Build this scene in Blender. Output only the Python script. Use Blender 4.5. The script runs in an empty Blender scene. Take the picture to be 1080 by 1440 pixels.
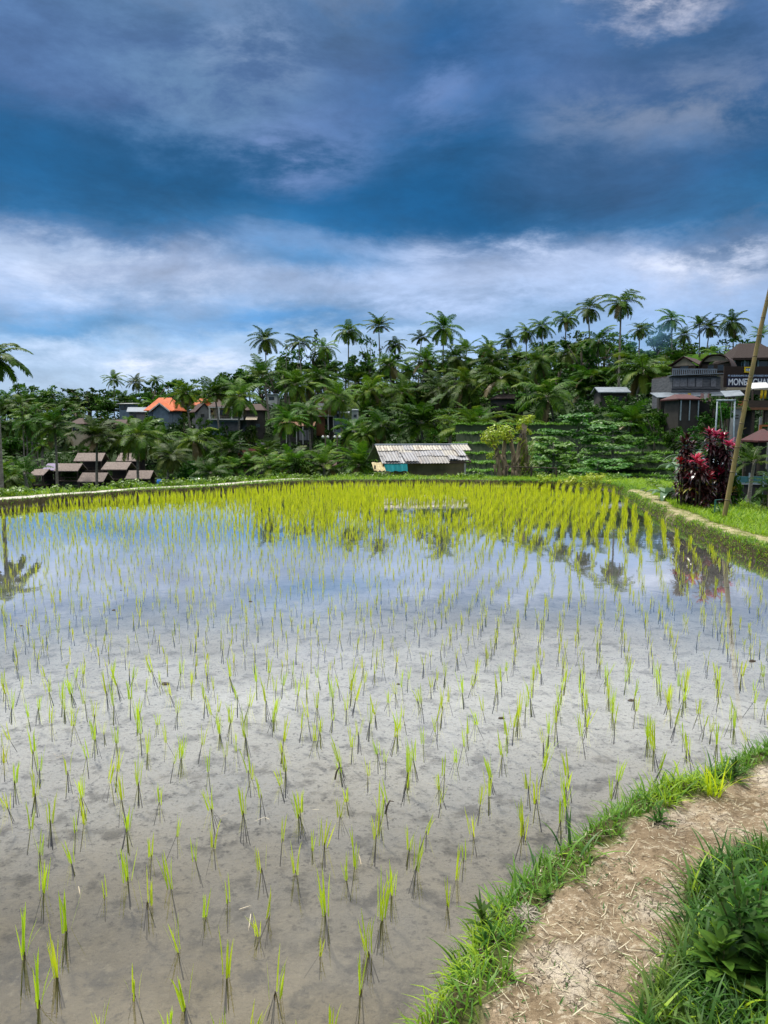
import bpy, math, random
import numpy as np
R = math.radians
rnd = random.Random(7)
nrng = np.random.default_rng(11)
scene = bpy.context.scene
COL = scene.collection

# ------------------------------------------------------------------ camera numbers
W0, H0, F = 1080.0, 1440.0, 1088.0
CAMH = 2.2
PITCH = math.atan((720 - 600) / F)
CP, SP = math.cos(PITCH), math.sin(PITCH)

def ray(px, py):
    X = (px - 540) / F; Y = (720 - py) / F
    return X, CP + Y * SP, -SP + Y * CP
def at(px, py, D):
    x, y, z = ray(px, py); t = D / y
    return (x * t, D, CAMH + z * t)
def onz(px, py, z=0.0):
    x, y, dz = ray(px, py); t = (z - CAMH) / dz
    return (x * t, y * t)
def zat(py, D):
    return at(540, py, D)[2]
def S(D):                      # metres per picture pixel at depth D
    return D / F

# ------------------------------------------------------------------ object helpers
def tag(o, label=None, cat=None, group=None, kind=None):
    if label: o['label'] = label
    if cat: o['category'] = cat
    if group: o['group'] = group
    if kind: o['kind'] = kind
    return o
def thing(name, label, cat, loc=(0, 0, 0), rz=0.0, group=None):
    o = bpy.data.objects.new(name, None); COL.objects.link(o)
    o.location = loc; o.rotation_euler = (0, 0, rz); o.empty_display_size = .2
    return tag(o, label, cat, group)
def link(name, me, parent=None, loc=None):
    o = bpy.data.objects.new(name, me); COL.objects.link(o)
    if parent is not None: o.parent = parent
    if loc is not None: o.location = loc
    return o

class MB:
    def __init__(s): s.v = []; s.f = []; s.m = []; s.cur = 0
    def add(s, verts, faces):
        b = len(s.v); s.v.extend([tuple(map(float, p)) for p in verts])
        for f in faces: s.f.append(tuple(b + i for i in f)); s.m.append(s.cur)
    def box(s, x0, x1, y0, y1, z0, z1):
        s.add([(x0,y0,z0),(x1,y0,z0),(x1,y1,z0),(x0,y1,z0),(x0,y0,z1),(x1,y0,z1),(x1,y1,z1),(x0,y1,z1)],
              [(0,3,2,1),(4,5,6,7),(0,1,5,4),(1,2,6,5),(2,3,7,6),(3,0,4,7)])
    def slab(s, pts, off):            # a polygon given thickness along vector off
        n = len(pts); a = [tuple(p) for p in pts]; b = [tuple(p[i] + off[i] for i in range(3)) for p in pts]
        s.add(a + b, [tuple(range(n - 1, -1, -1)), tuple(range(n, 2 * n))] + [(i, (i + 1) % n, n + (i + 1) % n, n + i) for i in range(n)])
    def tube(s, pts, radii, n=8, cap=True):
        pts = [np.array(p, float) for p in pts]; rings = []
        up = np.array((0.31, 0.95, 0.05))
        for i, p in enumerate(pts):
            t = pts[min(i + 1, len(pts) - 1)] - pts[max(i - 1, 0)]
            t /= (np.linalg.norm(t) + 1e-9)
            a = np.cross(t, up); a /= (np.linalg.norm(a) + 1e-9); b = np.cross(t, a)
            r = radii[i] if hasattr(radii, '__len__') else radii
            rings.append([p + r * (math.cos(k * 2 * math.pi / n) * a + math.sin(k * 2 * math.pi / n) * b) for k in range(n)])
        vs = [q for rg in rings for q in rg]; fs = []
        for i in range(len(rings) - 1):
            for k in range(n):
                fs.append((i*n+k, i*n+(k+1) % n, (i+1)*n+(k+1) % n, (i+1)*n+k))
        if cap:
            fs.append(tuple(range(n - 1, -1, -1))); fs.append(tuple((len(rings)-1)*n + k for k in range(n)))
        s.add(vs, fs)
    def mesh(s, name, mats, smooth=False):
        me = bpy.data.meshes.new(name); me.from_pydata(s.v, [], s.f)
        for m in (mats if isinstance(mats, (list, tuple)) else [mats]): me.materials.append(m)
        if any(s.m): me.polygons.foreach_set('material_index', s.m)
        if smooth: me.polygons.foreach_set('use_smooth', [True] * len(s.f))
        me.update(); return me
    def build(s, name, mats, parent=None, smooth=False, loc=None):
        return link(name, s.mesh(name, mats, smooth), parent, loc)

def np_mesh(name, verts, quads, tris, mats, mi=None, smooth=False):
    """verts (N,3); quads (Q,4); tris (T,3) -> mesh, fast."""
    me = bpy.data.meshes.new(name)
    Q = 0 if quads is None else len(quads); T = 0 if tris is None else len(tris)
    me.vertices.add(len(verts)); me.vertices.foreach_set('co', np.ascontiguousarray(verts, np.float32).ravel())
    loops = np.concatenate([quads.ravel() if Q else np.zeros(0, int), tris.ravel() if T else np.zeros(0, int)]).astype(np.int32)
    me.loops.add(len(loops)); me.loops.foreach_set('vertex_index', loops)
    starts = np.concatenate([np.arange(Q) * 4, Q * 4 + np.arange(T) * 3]).astype(np.int32)
    tot = np.concatenate([np.full(Q, 4), np.full(T, 3)]).astype(np.int32)
    me.polygons.add(Q + T); me.polygons.foreach_set('loop_start', starts); me.polygons.foreach_set('loop_total', tot)
    if mi is not None: me.polygons.foreach_set('material_index', mi.astype(np.int32))
    if smooth: me.polygons.foreach_set('use_smooth', np.ones(Q + T, bool))
    for m in (mats if isinstance(mats, (list, tuple)) else [mats]): me.materials.append(m)
    me.update(calc_edges=True); me.validate(); return me

# ------------------------------------------------------------------ numpy noise
_perm = nrng.random((256, 256))
def vnoise(x, y):
    xi = np.floor(x).astype(int); yi = np.floor(y).astype(int); fx = x - xi; fy = y - yi
    fx = fx*fx*(3-2*fx); fy = fy*fy*(3-2*fy)
    g = lambda a, b: _perm[a & 255, b & 255]
    return (g(xi, yi)*(1-fx)+g(xi+1, yi)*fx)*(1-fy)+(g(xi, yi+1)*(1-fx)+g(xi+1, yi+1)*fx)*fy
def fbm(x, y, o=4):
    s = 0; a = .5
    for i in range(o): s = s + a * vnoise(x + 17.3*i, y - 9.1*i); x = x*2.03; y = y*2.03; a *= .5
    return s - .47
def sstep(a, b, x):
    t = np.clip((x - a) / (b - a), 0, 1); return t*t*(3-2*t)

# ------------------------------------------------------------------ materials
class NT:
    def __init__(s, tree): s.t = tree; s.N = tree.nodes; s.L = tree.links
    def new(s, typ, **kw):
        n = s.N.new(typ)
        for k, v in kw.items():
            if k.startswith('_'): setattr(n, k[1:], v)
        for k, v in kw.items():
            if not k.startswith('_'): s.put(n.inputs[k.replace('0', ' ') if k in n.inputs.keys() or k.replace('0', ' ') in n.inputs.keys() else k], v)
        return n
    def put(s, sock, v):
        if hasattr(v, 'is_linked') or isinstance(v, bpy.types.NodeSocket): s.L.new(v, sock)
        else: sock.default_value = v
    def math(s, op, a, b=None, c=None, clamp=False):
        n = s.N.new('ShaderNodeMath'); n.operation = op; n.use_clamp = clamp
        for i, v in enumerate((a, b, c)):
            if v is not None: s.put(n.inputs[i], v)
        return n.outputs[0]
    def mix(s, f, a, b, blend='MIX'):
        n = s.N.new('ShaderNodeMix'); n.data_type = 'RGBA'; n.blend_type = blend; n.clamp_factor = True
        s.put(n.inputs[0], f); s.put(n.inputs[6], c4(a)); s.put(n.inputs[7], c4(b)); return n.outputs[2]
    def noise(s, vec, scale, detail=3, rough=.5, dist=0.0, dim='3D'):
        n = s.N.new('ShaderNodeTexNoise'); n.noise_dimensions = dim
        if vec is not None: s.L.new(vec, n.inputs['Vector'])
        n.inputs['Scale'].default_value = scale; n.inputs['Detail'].default_value = detail
        n.inputs['Roughness'].default_value = rough; n.inputs['Distortion'].default_value = dist
        return n.outputs['Fac'], n.outputs['Color']
    def ramp(s, f, stops, interp='LINEAR'):
        n = s.N.new('ShaderNodeValToRGB'); n.color_ramp.interpolation = interp; s.L.new(f, n.inputs[0])
        e = n.color_ramp.elements
        while len(e) > 1: e.remove(e[-1])
        e[0].position = stops[0][0]; e[0].color = c4(stops[0][1])
        for p, c in stops[1:]: q = e.new(p); q.color = c4(c)
        return n.outputs[0]
    def maprange(s, v, a, b, c=0.0, d=1.0, smooth=True):
        n = s.N.new('ShaderNodeMapRange'); n.interpolation_type = 'SMOOTHSTEP' if smooth else 'LINEAR'
        s.put(n.inputs[0], v)
        for i, q in enumerate((a, b, c, d)): s.put(n.inputs[i+1], q)
        return n.outputs[0]
def c4(c):
    if isinstance(c, (tuple, list)): return tuple(c) if len(c) == 4 else tuple(c) + (1.0,)
    return c
def lin(r, g, b):
    f = lambda v: (v/255/12.92 if v/255 <= .04045 else ((v/255+.055)/1.055)**2.4)
    return (f(r), f(g), f(b))
def newmat(name):
    m = bpy.data.materials.new(name); m.use_nodes = True
    t = NT(m.node_tree); b = t.N['Principled BSDF']; return m, t, b
def P_(t): return t.N.new('ShaderNodeNewGeometry').outputs['Position']
def Obj(t): return t.N.new('ShaderNodeTexCoord').outputs['Object']

def plain(name, c, c2=None, scale=4.0, rough=.7, metal=0.0, bump=0.0, stretch=None, island=0.0, detail=5):
    """two-tone noise material, optional stretched grain and per-piece variation"""
    m, t, b = newmat(name); co = Obj(t)
    if stretch:
        mp = t.N.new('ShaderNodeMapping'); t.L.new(co, mp.inputs[0]); mp.inputs['Scale'].default_value = stretch; co = mp.outputs[0]
    f, _ = t.noise(co, scale, detail, .62)
    f = t.maprange(f, .3, .7)
    if c2 is None: c2 = tuple(x * .6 for x in c)
    col = t.mix(f, c, c2)
    if island:
        g = t.N.new('ShaderNodeNewGeometry').outputs['Random Per Island']
        k = t.math('ADD', t.math('MULTIPLY', g, island), 1 - island * .6)
        cc = t.N.new('ShaderNodeCombineColor'); [t.L.new(k, cc.inputs[i]) for i in range(3)]
        col = t.mix(1.0, col, cc.outputs[0], 'MULTIPLY')
    t.L.new(col, b.inputs['Base Color']); b.inputs['Roughness'].default_value = rough; b.inputs['Metallic'].default_value = metal
    if bump:
        bn = t.N.new('ShaderNodeBump'); bn.inputs['Strength'].default_value = bump; bn.inputs['Distance'].default_value = .02
        t.L.new(f, bn.inputs['Height']); t.L.new(bn.outputs[0], b.inputs['Normal'])
    return m

def leafmat(name, c1, c2, c3=None, trans=.3, rough=.45, objvar=.35, nscale=.6, spec=.5):
    """leaf: per-leaf, per-clump and per-plant colour variation, light comes through"""
    m, t, b = newmat(name)
    isl = t.N.new('ShaderNodeNewGeometry').outputs['Random Per Island']
    col = t.mix(isl, c1, c2)
    if c3 is not None:
        f, _ = t.noise(Obj(t), nscale, 2, .5)
        col = t.mix(t.maprange(f, .5, .72), col, c3)
    orn = t.N.new('ShaderNodeObjectInfo').outputs['Random']
    k = t.math('ADD', t.math('MULTIPLY', orn, objvar), 1 - objvar * .5)
    hs = t.N.new('ShaderNodeHueSaturation'); t.L.new(col, hs.inputs['Color']); t.L.new(k, hs.inputs['Value'])
    hs.inputs['Hue'].default_value = .5
    h = t.math('ADD', t.math('MULTIPLY', t.math('FRACT', t.math('MULTIPLY', orn, 7.13)), .03), .485); t.L.new(h, hs.inputs['Hue'])
    col = hs.outputs[0]
    t.L.new(col, b.inputs['Base Color']); b.inputs['Roughness'].default_value = rough
    b.inputs['Specular IOR Level'].default_value = spec
    tr = t.N.new('ShaderNodeBsdfTranslucent'); t.L.new(col, tr.inputs['Color'])
    mx = t.N.new('ShaderNodeMixShader'); mx.inputs[0].default_value = trans
    t.L.new(b.outputs[0], mx.inputs[1]); t.L.new(tr.outputs[0], mx.inputs[2])
    t.L.new(mx.outputs[0], t.N['Material Output'].inputs['Surface']); return m

M = {}
M['palm'] = leafmat('palm_leaf', (.016,.066,.004), (.075,.165,.008), (.16,.23,.018), trans=.30, rough=.5, objvar=.95, nscale=.35, spec=.13)
M['palm_dry'] = leafmat('palm_leaf_dry', (.20,.15,.06), (.28,.22,.08), trans=.2)
M['rachis'] = plain('frond_rib', (.16,.17,.06), (.10,.12,.04), rough=.5)
M['palmtrunk'] = plain('palm_trunk_bark', (.30,.27,.22), (.14,.12,.095), 2.0, .9, stretch=(1, 1, 3))
M['bark'] = plain('tree_bark', (.16,.13,.10), (.07,.055,.04), 3.0, .9)
M['leaf'] = leafmat('broad_leaf', (.012,.050,.004), (.042,.125,.008), (.095,.19,.012), trans=.25, rough=.5, objvar=.9, nscale=.5, spec=.1)
M['leaf_feathery'] = leafmat('feathery_leaf', (.055,.18,.010), (.12,.29,.016), None, trans=.3, objvar=.35)  # pale green of the feathery trees' own leaves
M['leaf_lime'] = leafmat('lime_leaf', (.30,.42,.02), (.48,.55,.03), None, trans=.35, objvar=.1)
M['banana'] = leafmat('banana_leaf', (.07,.17,.025), (.14,.26,.04), None, trans=.35, rough=.35, objvar=.5)
M['silver'] = leafmat('glossy_big_leaf', (.06,.14,.05), (.14,.22,.11), None, trans=.2, rough=.22, objvar=.3)
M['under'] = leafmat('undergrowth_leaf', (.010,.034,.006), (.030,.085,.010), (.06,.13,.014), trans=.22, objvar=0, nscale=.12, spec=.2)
M['grass'] = leafmat('bank_grass_blade', (.07,.20,.010), (.18,.34,.012), None, trans=.35, rough=.5, objvar=0)
M['grass_far'] = leafmat('sunny_grass_blade', (.20,.36,.010), (.40,.56,.015), None, trans=.4, rough=.55, objvar=0)
M['grass_dk'] = leafmat('path_grass_blade', (.028,.10,.01), (.08,.19,.015), (.16,.22,.03), trans=.3, rough=.5, objvar=0, nscale=2.5)
M['weed'] = leafmat('weed_leaf', (.028,.09,.010), (.075,.17,.016), (.10,.15,.03), trans=.3, rough=.6, objvar=.4, nscale=6, spec=.2)
M['straw'] = leafmat('dry_straw_piece', (.34,.27,.17), (.66,.58,.43), None, trans=.1, rough=.8, objvar=0)
M['twig'] = plain('dark_twig', (.05,.035,.025), (.10,.08,.05), 8, .8)
M['rice'] = leafmat('rice_leaf', (.42,.64,.012), (.66,.80,.03), None, trans=.5, rough=.5, objvar=.25)
M['rice_far'] = leafmat('rice_leaf_dense', (.34,.46,.006), (.70,.76,.02), None, trans=.5, rough=.5, objvar=0)
M['stem_reflection'] = leafmat('rice_stem_and_reflection', (.045,.034,.010), (.10,.075,.018), None, trans=.1, rough=.6, objvar=.2)  # brown stems, also drawn as the blades' mirror images in the water
M['cordy_dark'] = leafmat('cordyline_maroon_leaf', (.028,.008,.009), (.075,.018,.018), None, trans=.12, rough=.28, objvar=.2)
M['cordy_red'] = leafmat('cordyline_red_leaf', (.22,.008,.018), (.42,.02,.05), None, trans=.3, rough=.3, objvar=.1)
M['cordy_pink'] = leafmat('cordyline_pink_leaf', (.42,.02,.07), (.62,.07,.14), None, trans=.3, rough=.3, objvar=.1)
M['cordy_yel'] = leafmat('cordyline_yellow_leaf', (.30,.24,.03), (.42,.36,.05), None, trans=.3, rough=.4, objvar=.1)
M['bamboo'] = plain('bamboo_skin', (.30,.22,.075), (.16,.13,.045), 2.5, .45, stretch=(6, 6, 1.2))
M['bamboo_node'] = plain('bamboo_node', (.16,.12,.05), (.10,.07,.03), 8, .6)
M['steel'] = plain('pale_painted_steel', (.34,.43,.48), (.22,.28,.32), 6, .45)
M['steel_green'] = plain('green_painted_steel', (.02,.16,.13), (.03,.10,.08), 6, .5)
M['rope'] = plain('rope_fibre', (.22,.25,.22), None, 20, .9)
M['dkwood'] = plain('dark_weathered_wood', (.035,.026,.02), (.07,.05,.035), 3, .85, stretch=(1, 1, 8))
M['wood'] = plain('brown_wood', (.22,.09,.035), (.13,.055,.025), 3, .7, stretch=(1, 1, 6))
M['orangewood'] = plain('orange_varnished_wood', (.40,.13,.03), (.28,.09,.025), 3, .5)
M['tile_or'] = plain('orange_roof_tile', (.72,.17,.045), (.48,.10,.03), 1.4, .75, bump=.3)
M['tile_br'] = plain('brown_roof_tile', (.062,.027,.02), (.036,.017,.013), 2, .8, stretch=(1, 1, 5), bump=.4)
M['tile_red'] = plain('red_roof_tile', (.085,.013,.013), (.055,.012,.012), 2, .7)
M['cabin_red'] = plain('red_brown_shingle', (.16,.028,.022), (.09,.02,.016), 2, .75)
M['shingle'] = plain('grey_wood_shingle', (.28,.225,.195), (.15,.115,.10), 2.5, .9, stretch=(5, 1, 1.5), bump=.4)
M['purple'] = plain('purple_sheet', (.16,.11,.25), (.11,.08,.17), 2, .6)
M['thatch'] = plain('dark_thatch', (.020,.011,.009), (.034,.019,.014), 6, .95, stretch=(4, 4, 1), bump=.5)
M['greywall'] = plain('grey_block_wall', (.22,.23,.235), (.14,.145,.15), 2.2, .9)
M['bluewall'] = plain('blue_grey_wall', (.16,.22,.29), (.10,.14,.19), 2, .85)
M['white'] = plain('white_paint', (.62,.62,.60), (.46,.46,.44), 3, .6)
M['cream'] = plain('cream_wall', (.48,.40,.29), (.34,.28,.20), 2, .85)
M['darkwall'] = plain('dark_wall', (.030,.028,.026), (.05,.045,.04), 2, .9)  # near black wall tone, mottled by noise
M['planks'] = plain('grey_timber_panel', (.15,.155,.17), (.07,.073,.082), 2, .85, stretch=(1, 1, 5), bump=.3)
M['panelpale'] = plain('pale_woven_panel', (.26,.26,.28), (.16,.16,.18), 5, .85)
M['metalroof'] = plain('blue_grey_metal_roof', (.22,.26,.30), (.14,.165,.19), 2, .5, metal=.2)
M['metalpale'] = plain('pale_metal_roof', (.24,.28,.32), (.16,.185,.215), 2, .5)
M['glass'] = plain('dark_window_glass', (.03,.045,.055), (.02,.03,.035), 2, .1)
M['bluepaint'] = plain('blue_plastic', (.02,.20,.62), (.015,.14,.45), 4, .4)
M['yellow'] = plain('yellow_plastic', (.85,.60,.01), (.72,.48,.01), 4, .5)
M['turq'] = plain('turquoise_tarp', (.01,.42,.45), (.008,.30,.33), 5, .5)
M['beigetarp'] = plain('faded_yellow_tarp', (.55,.46,.24), (.40,.32,.15), 6, .7)
M['turqrail'] = plain('teal_glass_fence', (.06,.20,.22), (.04,.13,.15), 3, .4)
M['concrete'] = plain('stained_concrete', (.23,.19,.115), (.12,.098,.06), 1.5, .95, bump=.3)
M['lamp'] = plain('white_lamp_globe', (.8,.8,.75), (.7,.7,.66), 3, .4)
M['cloth_w'] = plain('white_cloth', (.7,.68,.66), (.55,.53,.52), 6, .9)
M['cloth_p'] = plain('pink_cloth', (.55,.3,.28), (.42,.22,.2), 6, .9)

# hut roof: sheets of old corrugated metal, each weathered its own way
def roofmat():
    m, t, b = newmat('old_corrugated_metal')
    isl = t.N.new('ShaderNodeNewGeometry').outputs['Random Per Island']
    base = t.ramp(isl, [(0, (.24,.24,.255)), (.45, (.31,.31,.32)), (.7, (.21,.205,.205)), (.86, (.36,.335,.28)), (1, (.44,.41,.34))])
    co = Obj(t); mp = t.N.new('ShaderNodeMapping'); t.L.new(co, mp.inputs[0]); mp.inputs['Scale'].default_value = (7, .7, .7)
    f, _ = t.noise(mp.outputs[0], 2.2, 5, .65); f2, _ = t.noise(co, 1.6, 4, .6)
    col = t.mix(t.math('MULTIPLY', t.maprange(f, .5, .62), .75), base, (.12,.10,.085))
    col = t.mix(t.math('MULTIPLY', t.maprange(f2, .56, .7), .5), col, (.24,.16,.10))
    t.L.new(col, b.inputs['Base Color']); b.inputs['Roughness'].default_value = .6; b.inputs['Metallic'].default_value = .15
    return m
M['corr'] = roofmat()

# ------------------------------------------------------------------ the paddy outline (world metres, from its waterline)
wl = lambda px, py: onz(px, py, 0.0)
FIELD = [wl(560, 1470), wl(602, 1425), wl(660, 1330), wl(705, 1268), wl(780, 1212), wl(838, 1168), wl(900, 1138), wl(985, 1108), wl(1062, 1072),
         (3.55, 5.75), (4.75, 6.9), (5.45, 8.6), (5.75, 10.4)]
FIELD += [wl(1080, 798), wl(1020, 775), wl(960, 747), wl(915, 724), wl(880, 704), wl(872, 694), wl(845, 688), wl(780, 685.5), wl(700, 684.5),
          wl(600, 683), wl(500, 683.5), wl(420, 685), wl(350, 690.5), wl(300, 694), wl(270, 696), wl(200, 700), wl(100, 707), wl(0, 716), (-13.5, 17.5), (-16, 12),
          (-15, 4), (-9, -1.5), (-3, -2.0), (-.9, -.2), (-.25, 1.2)]
FA = np.array(FIELD)
def sdf(x, y):
    """signed distance to the paddy outline, negative in the water"""
    d2 = np.full(x.shape, 1e9); ins = np.zeros(x.shape, bool); n = len(FA)
    for i in range(n):
        ax, ay = FA[i]; bx, by = FA[(i + 1) % n]; ex, ey = bx - ax, by - ay
        t = np.clip(((x-ax)*ex + (y-ay)*ey) / (ex*ex+ey*ey), 0, 1)
        d2 = np.minimum(d2, (x-ax-t*ex)**2 + (y-ay-t*ey)**2)
        c = (ay > y) != (by > y)
        with np.errstate(divide='ignore', invalid='ignore'): xi = (bx-ax)*(y-ay)/(by-ay if by != ay else 1e-9)+ax
        ins ^= c & (x < xi)
    d = np.sqrt(d2); return np.where(ins, -d, d)
def pldist(x, y, pts):
    d2 = np.full(x.shape, 1e9)
    for (ax, ay), (bx, by) in zip(pts[:-1], pts[1:]):
        ex, ey = bx-ax, by-ay; t = np.clip(((x-ax)*ex+(y-ay)*ey)/(ex*ex+ey*ey), 0, 1)
        d2 = np.minimum(d2, (x-ax-t*ex)**2+(y-ay-t*ey)**2)
    return np.sqrt(d2)
ZC = .23
PATH_R = [onz(a, b, ZC+.01) for a, b in ((893, 688), (907, 694), (928, 706), (951, 717), (995, 734), (1040, 748), (1080, 758), (1200, 795), (1400, 890))]
PATH_L = [onz(a, b, ZC+.01) for a, b in ((-160, 717), (-40, 704), (0, 700.5), (100, 693), (200, 686), (300, 681), (350, 677.3), (400, 673.5), (460, 670.5))]
GR = [onz(a, b, ZC+.01) for a, b in ((880, 1480), (905, 1440), (930, 1375), (960, 1320), (975, 1240), (1010, 1205), (1080, 1188), (1300, 1150))]   # edge of the grass right of the path

# hillside height: by depth, for five bearings (x / y)
TB_u = np.array([-.9, -.45, -.28, -.1, .12, .30, .42, .9])
TB_y = np.array([0, 20, 30, 45, 60, 80, 95, 110, 125, 145, 165, 190, 240, 700.])
TB = np.array([
 [-.5, -.5, -1.8, -4.2, -5.2, -6.0, -5.6, -3.0, -1.0, 1.0, 2.0, 2.0, 2.0, 2.0],
 [-.5, -.5, -1.8, -4.2, -5.2, -6.0, -5.6, -2.5, -.2, 1.5, 2.5, 2.5, 2.0, 2.0],
 [-.5, -.5, -1.8, -4.2, -5.2, -5.8, -5.2, -1.2, 2.2, 3.5, 4.0, 3.0, 2.0, 2.0],
 [-.5, -.5, -1.4, -3.5, -4.4, -4.8, -4.2, -1.0, 2.2, 6.0, 8.5, 10.0, 8.0, 6.0],
 [-.5, -.5, -1.0, -2.8, -3.2, -2.4, -.5, 2.0, 5.0, 9.0, 12.0, 14.0, 12.0, 10.0],
 [-.5, -.5, -1.0, -2.6, .2, 4.4, 5.8, 8.0, 10.5, 12.6, 14.0, 15.0, 14.0, 12.0],
 [-.5, -.5, -1.4, -2.3, 1.2, 5.4, 7.8, 10.2, 11.5, 13.0, 14.0, 14.0, 13.0, 12.0],
 [-.5, -.5, -1.4, -1.0, 2.6, 5.6, 7.8, 10.2, 11.5, 13.0, 14.0, 14.0, 13.0, 12.0]])
def terr(x, y):
    x = np.asarray(x, float); y = np.asarray(y, float)
    yy = np.clip(y, 1, 699); u = np.clip(x / np.maximum(yy, 5), -.89, .89)
    iy = np.clip(np.searchsorted(TB_y, yy) - 1, 0, len(TB_y)-2); iu = np.clip(np.searchsorted(TB_u, u) - 1, 0, len(TB_u)-2)
    fy = (yy-TB_y[iy])/(TB_y[iy+1]-TB_y[iy]); fu = (u-TB_u[iu])/(TB_u[iu+1]-TB_u[iu])
    fy = fy*fy*(3-2*fy)*.5+fy*.5
    z = (TB[iu, iy]*(1-fu)+TB[iu+1, iy]*fu)*(1-fy)+(TB[iu, iy+1]*(1-fu)+TB[iu+1, iy+1]*fu)*fy
    return z + 1.2*fbm(x*.06, y*.06, 3)*sstep(35, 70, yy)
def tz(x, y): return float(terr(np.array([x]), np.array([y]))[0])

def ground_fields(x, y):
    r = np.hypot(x, y); d = sdf(x, y)
    near = 1 - sstep(7, 14, r)
    dj = d + (.10*fbm(x*1.7+3, y*1.7, 3) + .05*fbm(x*7, y*7, 2)) * (.5+.5*near)
    gr_d = pldist(x, y, GR)
    camzone = (y < 9) & (x > -.6)
    wd = np.where(camzone, 3.2, np.where(x > 5.0, 2.2, 1.5))
    bank = -.17 + (ZC+.17)*sstep(-.10, .20, dj)
    top = ZC + .05*fbm(x*1.1, y*1.1, 3) + .12*near*fbm(x*4, y*4, 4) + .06*near*fbm(x*12, y*12, 3)
    z = np.where(dj < .20, np.minimum(bank, top), top)
    t = sstep(wd, wd+2.4, d)
    z = z*(1-t) + terr(x, y)*t
    mud = sstep(.03, -.06, dj)
    bed = -.105 + .10*fbm(x*1.3, y*1.3, 4) + .05*fbm(x*6, y*6, 3)
    bed = np.minimum(bed, -.02)
    z = np.where(d < -.02, np.minimum(z, bed), z)
    # path masks
    pR = sstep(.27, .05, pldist(x, y, PATH_R) + .34*fbm(x*1.5, y*1.5, 3) + .25*fbm(x*6, y*6, 2)) * (r > 8)
    pL = sstep(.31, .20, pldist(x, y, PATH_L) + .12*fbm(x*2, y*2, 2))
    # near path: beyond the grassy lip, left of the grass edge
    side = np.ones_like(x)
    gp = np.array(GR)
    # sign: point is on the path side when it lies left of / above the polyline
    best = np.full(x.shape, 1e9)
    for (ax, ay), (bx, by) in zip(GR[:-1], GR[1:]):
        ex, ey = bx-ax, by-ay; tt = np.clip(((x-ax)*ex+(y-ay)*ey)/(ex*ex+ey*ey), 0, 1)
        dd = (x-ax-tt*ex)**2+(y-ay-tt*ey)**2; s = np.sign(ex*(y-ay)-ey*(x-ax))
        side = np.where(dd < best, s, side); best = np.minimum(best, dd)
    gsd = gr_d*side + .09*fbm(x*5, y*5, 3)
    lip = .29 + .30*fbm(x*2.2+9, y*2.2, 3)
    pN = sstep(-.02, .06, dj - lip) * sstep(-.03, .05, gsd) * camzone * (d < 3)
    return dict(d=d, dj=dj, z=z, mud=mud, pR=pR, pL=pL, pN=pN, t=t)

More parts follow.
